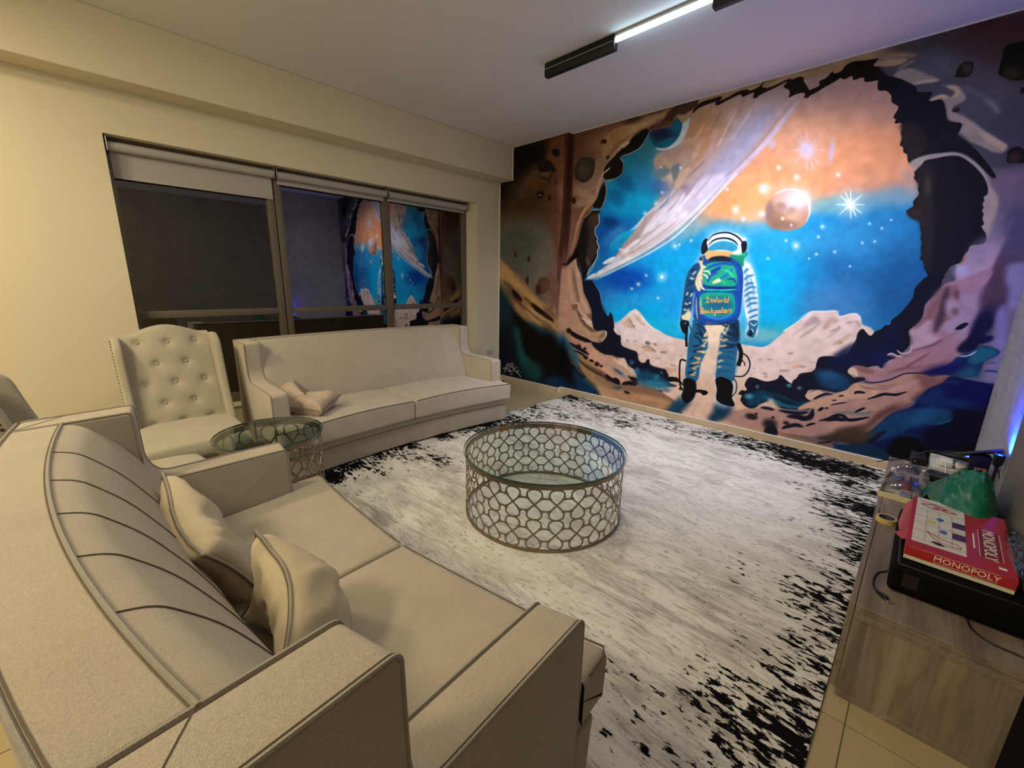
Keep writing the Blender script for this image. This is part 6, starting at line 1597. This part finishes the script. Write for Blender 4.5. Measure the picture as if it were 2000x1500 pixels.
md = empty('modem', (4.70, -.885, ZC+.084), math.radians(-20), 'black wedge-shaped modem glowing blue on top of the pale box', 'modem')
pr = rounded([(-.085, 0), (.085, 0), (.075, .026), (.0, .034), (-.085, .012)], [.004, .008, .01, .02, .004], 4)
finish('body', pill(pr, -.05, .05, .012, 4, lambda s, a_, b_: (a_, s, b_)), M['black'], md)
o = box('indicator', (.015, .062, -.045, -.005, .0325, .0345), emis('blue_indicator', (.06, .12, 1, 1), 6), md, .0008, 1)
o.rotation_euler = (0, .05, 0)
tube('cable', curve3([(-.08, 0, .006), (-.13, -.02, .0), (-.17, -.05, -.03), (-.20, -.09, -.068), (-.24, -.16, -.074), (-.26, -.30, -.074)]), .0028, M['cable'], md)
tp = empty('tablet', (4.752, -1.06, ZC+.0005), math.radians(4), 'black tilted tablet leaning on its stand against the right wall', 'tablet')
def tilted(name, b_, m, bev, rx, ry, loc):
    o = box(name, b_, m, tp, bev); o.rotation_euler = (rx, ry, 0); o.location = loc; return o
tilted('screen', (-.105, .075, -.10, .10, -.007, .007), M['black'], .005, math.radians(-20), math.radians(-22), (0, 0, .185)); tilted('stand', (-.06, .05, -.06, .06, 0, .022), M['black'], .004, 0, 0, (0, 0, 0)); tilted('neck', (-.035, .04, -.03, .03, .02, .175), M['black'], .004, 0, 0, (0, 0, 0))
tilted('orange_sticker', (-.015, .03, -.033, -.030, .10, .108), mat('orange_sticker', 'C86A28', .5, nscale=20, namt=.05), 0, 0, 0, (0, 0, 0))
tube('cable', curve3([(.03, -.03, .15), (.055, -.06, .14), (.066, -.12, .10), (.068, -.16, .05), (.06, -.20, .003)]), .003, M['cable'], tp)
# mains lead with two-pin plug, and a second lead
pg = empty('mains_lead', (4.46, -2.43, ZC+.0032), 0, 'black mains lead with a two-pin plug on the cabinet end', 'cable')
tube('cable', curve3([(.060, .03, .04), (.035, .062, .02), (.015, .06, .0), (-.004, .03, 0), (-.012, -.03, 0), (-.008, -.075, 0), (.0, -.098, .001)]), .0028, M['cable'], pg)
bm = bmesh.new(); tube_bm(bm, [(-.001, -.095, .002), (.006, -.108, .003), (.018, -.120, .004), (.030, -.132, .004)], [.0035, .0055, .0085, .0085], 8); finish('plug', bm, M['black'], pg)
for s in (-1, 1): tube('pin', [(.030+s*.004, -.132+s*.004, .004), (.044+s*.004, -.146+s*.004, .004)], .0019, M['steel'], pg, 6)
p2 = empty('mains_lead', (4.66, -2.49, ZC+.003), 0, 'thin black cord running off the cabinet from under the speaker box', 'cable')
tube('cable', curve3([(.02, .03, 0), (.024, -.01, 0), (.032, -.045, 0), (.055, -.073, 0), (.085, -.085, 0), (.12, -.088, 0), (.145, -.095, .0)]), .003, M['cable'], p2)
# ---------------------------------------------------------------- plastic bags
def bag(name, label, cx, cy, rx, ry, h, mt, seed, shear=0, z0=ZC+.002, fn=None):
    bm = bmesh.new(); n, k = 64, 26; V = []
    for j in range(k+1):
        r_ = j/k; row = []
        for i in range(n):
            a = 2*PI*i/n; ca, sa = math.cos(a), math.sin(a)
            e = 1+.16*noise.noise(Vector((ca*1.6, sa*1.6, seed)))+.07*noise.noise(Vector((ca*5, sa*5, seed+4)))
            x, y = rx*r_*ca*e, ry*r_*sa*e
            q = noise.noise(Vector((x*10, y*6, seed)))*.9+(.5-abs(noise.noise(Vector((x*22+y*9, y*14-x*6, seed+2))))*2.2)*.6+(.3-abs(noise.noise(Vector((x*50+y*20, y*34, seed+7))))*1.6)*.35
            z = h*max(0, (1-r_**2.2))*(1+.35*q)+.012*abs(q)*(1 if r_ < .98 else .1)
            z += fn(cx+x, cy+y) if fn else 0
            row.append(bm.verts.new((x+shear*z, y, max(.0006, z)))); 
            if j == 0: break
        V.append(row)
    for i in range(n): bm.faces.new((V[0][0], V[1][i-1], V[1][i]))
    for j in range(1, k):
        for i in range(n): bm.faces.new((V[j][i-1], V[j][i], V[j+1][i], V[j+1][i-1])) if 0 else bm.faces.new((V[j][i-1], V[j+1][i-1], V[j+1][i], V[j][i]))
    o = finish(name, bm, mt, None, 50); o.location = (cx, cy, z0); return o
gm = mat('green_plastic_film', '0A644A', .3, nscale=6, namt=.12, spec=.6)
tag(bag('plastic_bag', '', 4.668, -1.60, .130, .38, .17, gm, 3.0, 0, ZC+.002, lambda x, y: .13*max(0, min(1, (-1.62-y)/.15))), 'crumpled green plastic bag heaped on the cabinet behind the board game', 'bag')
tag(bag('plastic_bag', '', 4.79, -2.20, .045, .24, .05, M['clearp'], 8.0, 0, ZM+BH-.02), 'crumpled clear plastic bag over the edge of the board game', 'bag')
# black bag on the floor beside the cabinet end, only a sliver shows
bn = empty('bag', (4.79, -2.70, 0.0008), 0, 'black bag on the floor against the cabinet end at the lower right corner', 'bag')
pr = rounded([(0, 0), (.034, 0), (.034, .30), (.004, .33)], .01, 3); finish('body', pill(pr, -.20, 0.03, .008, 3, lambda s, a, b_: (a, s, b_)), M['blackcloth'], bn)
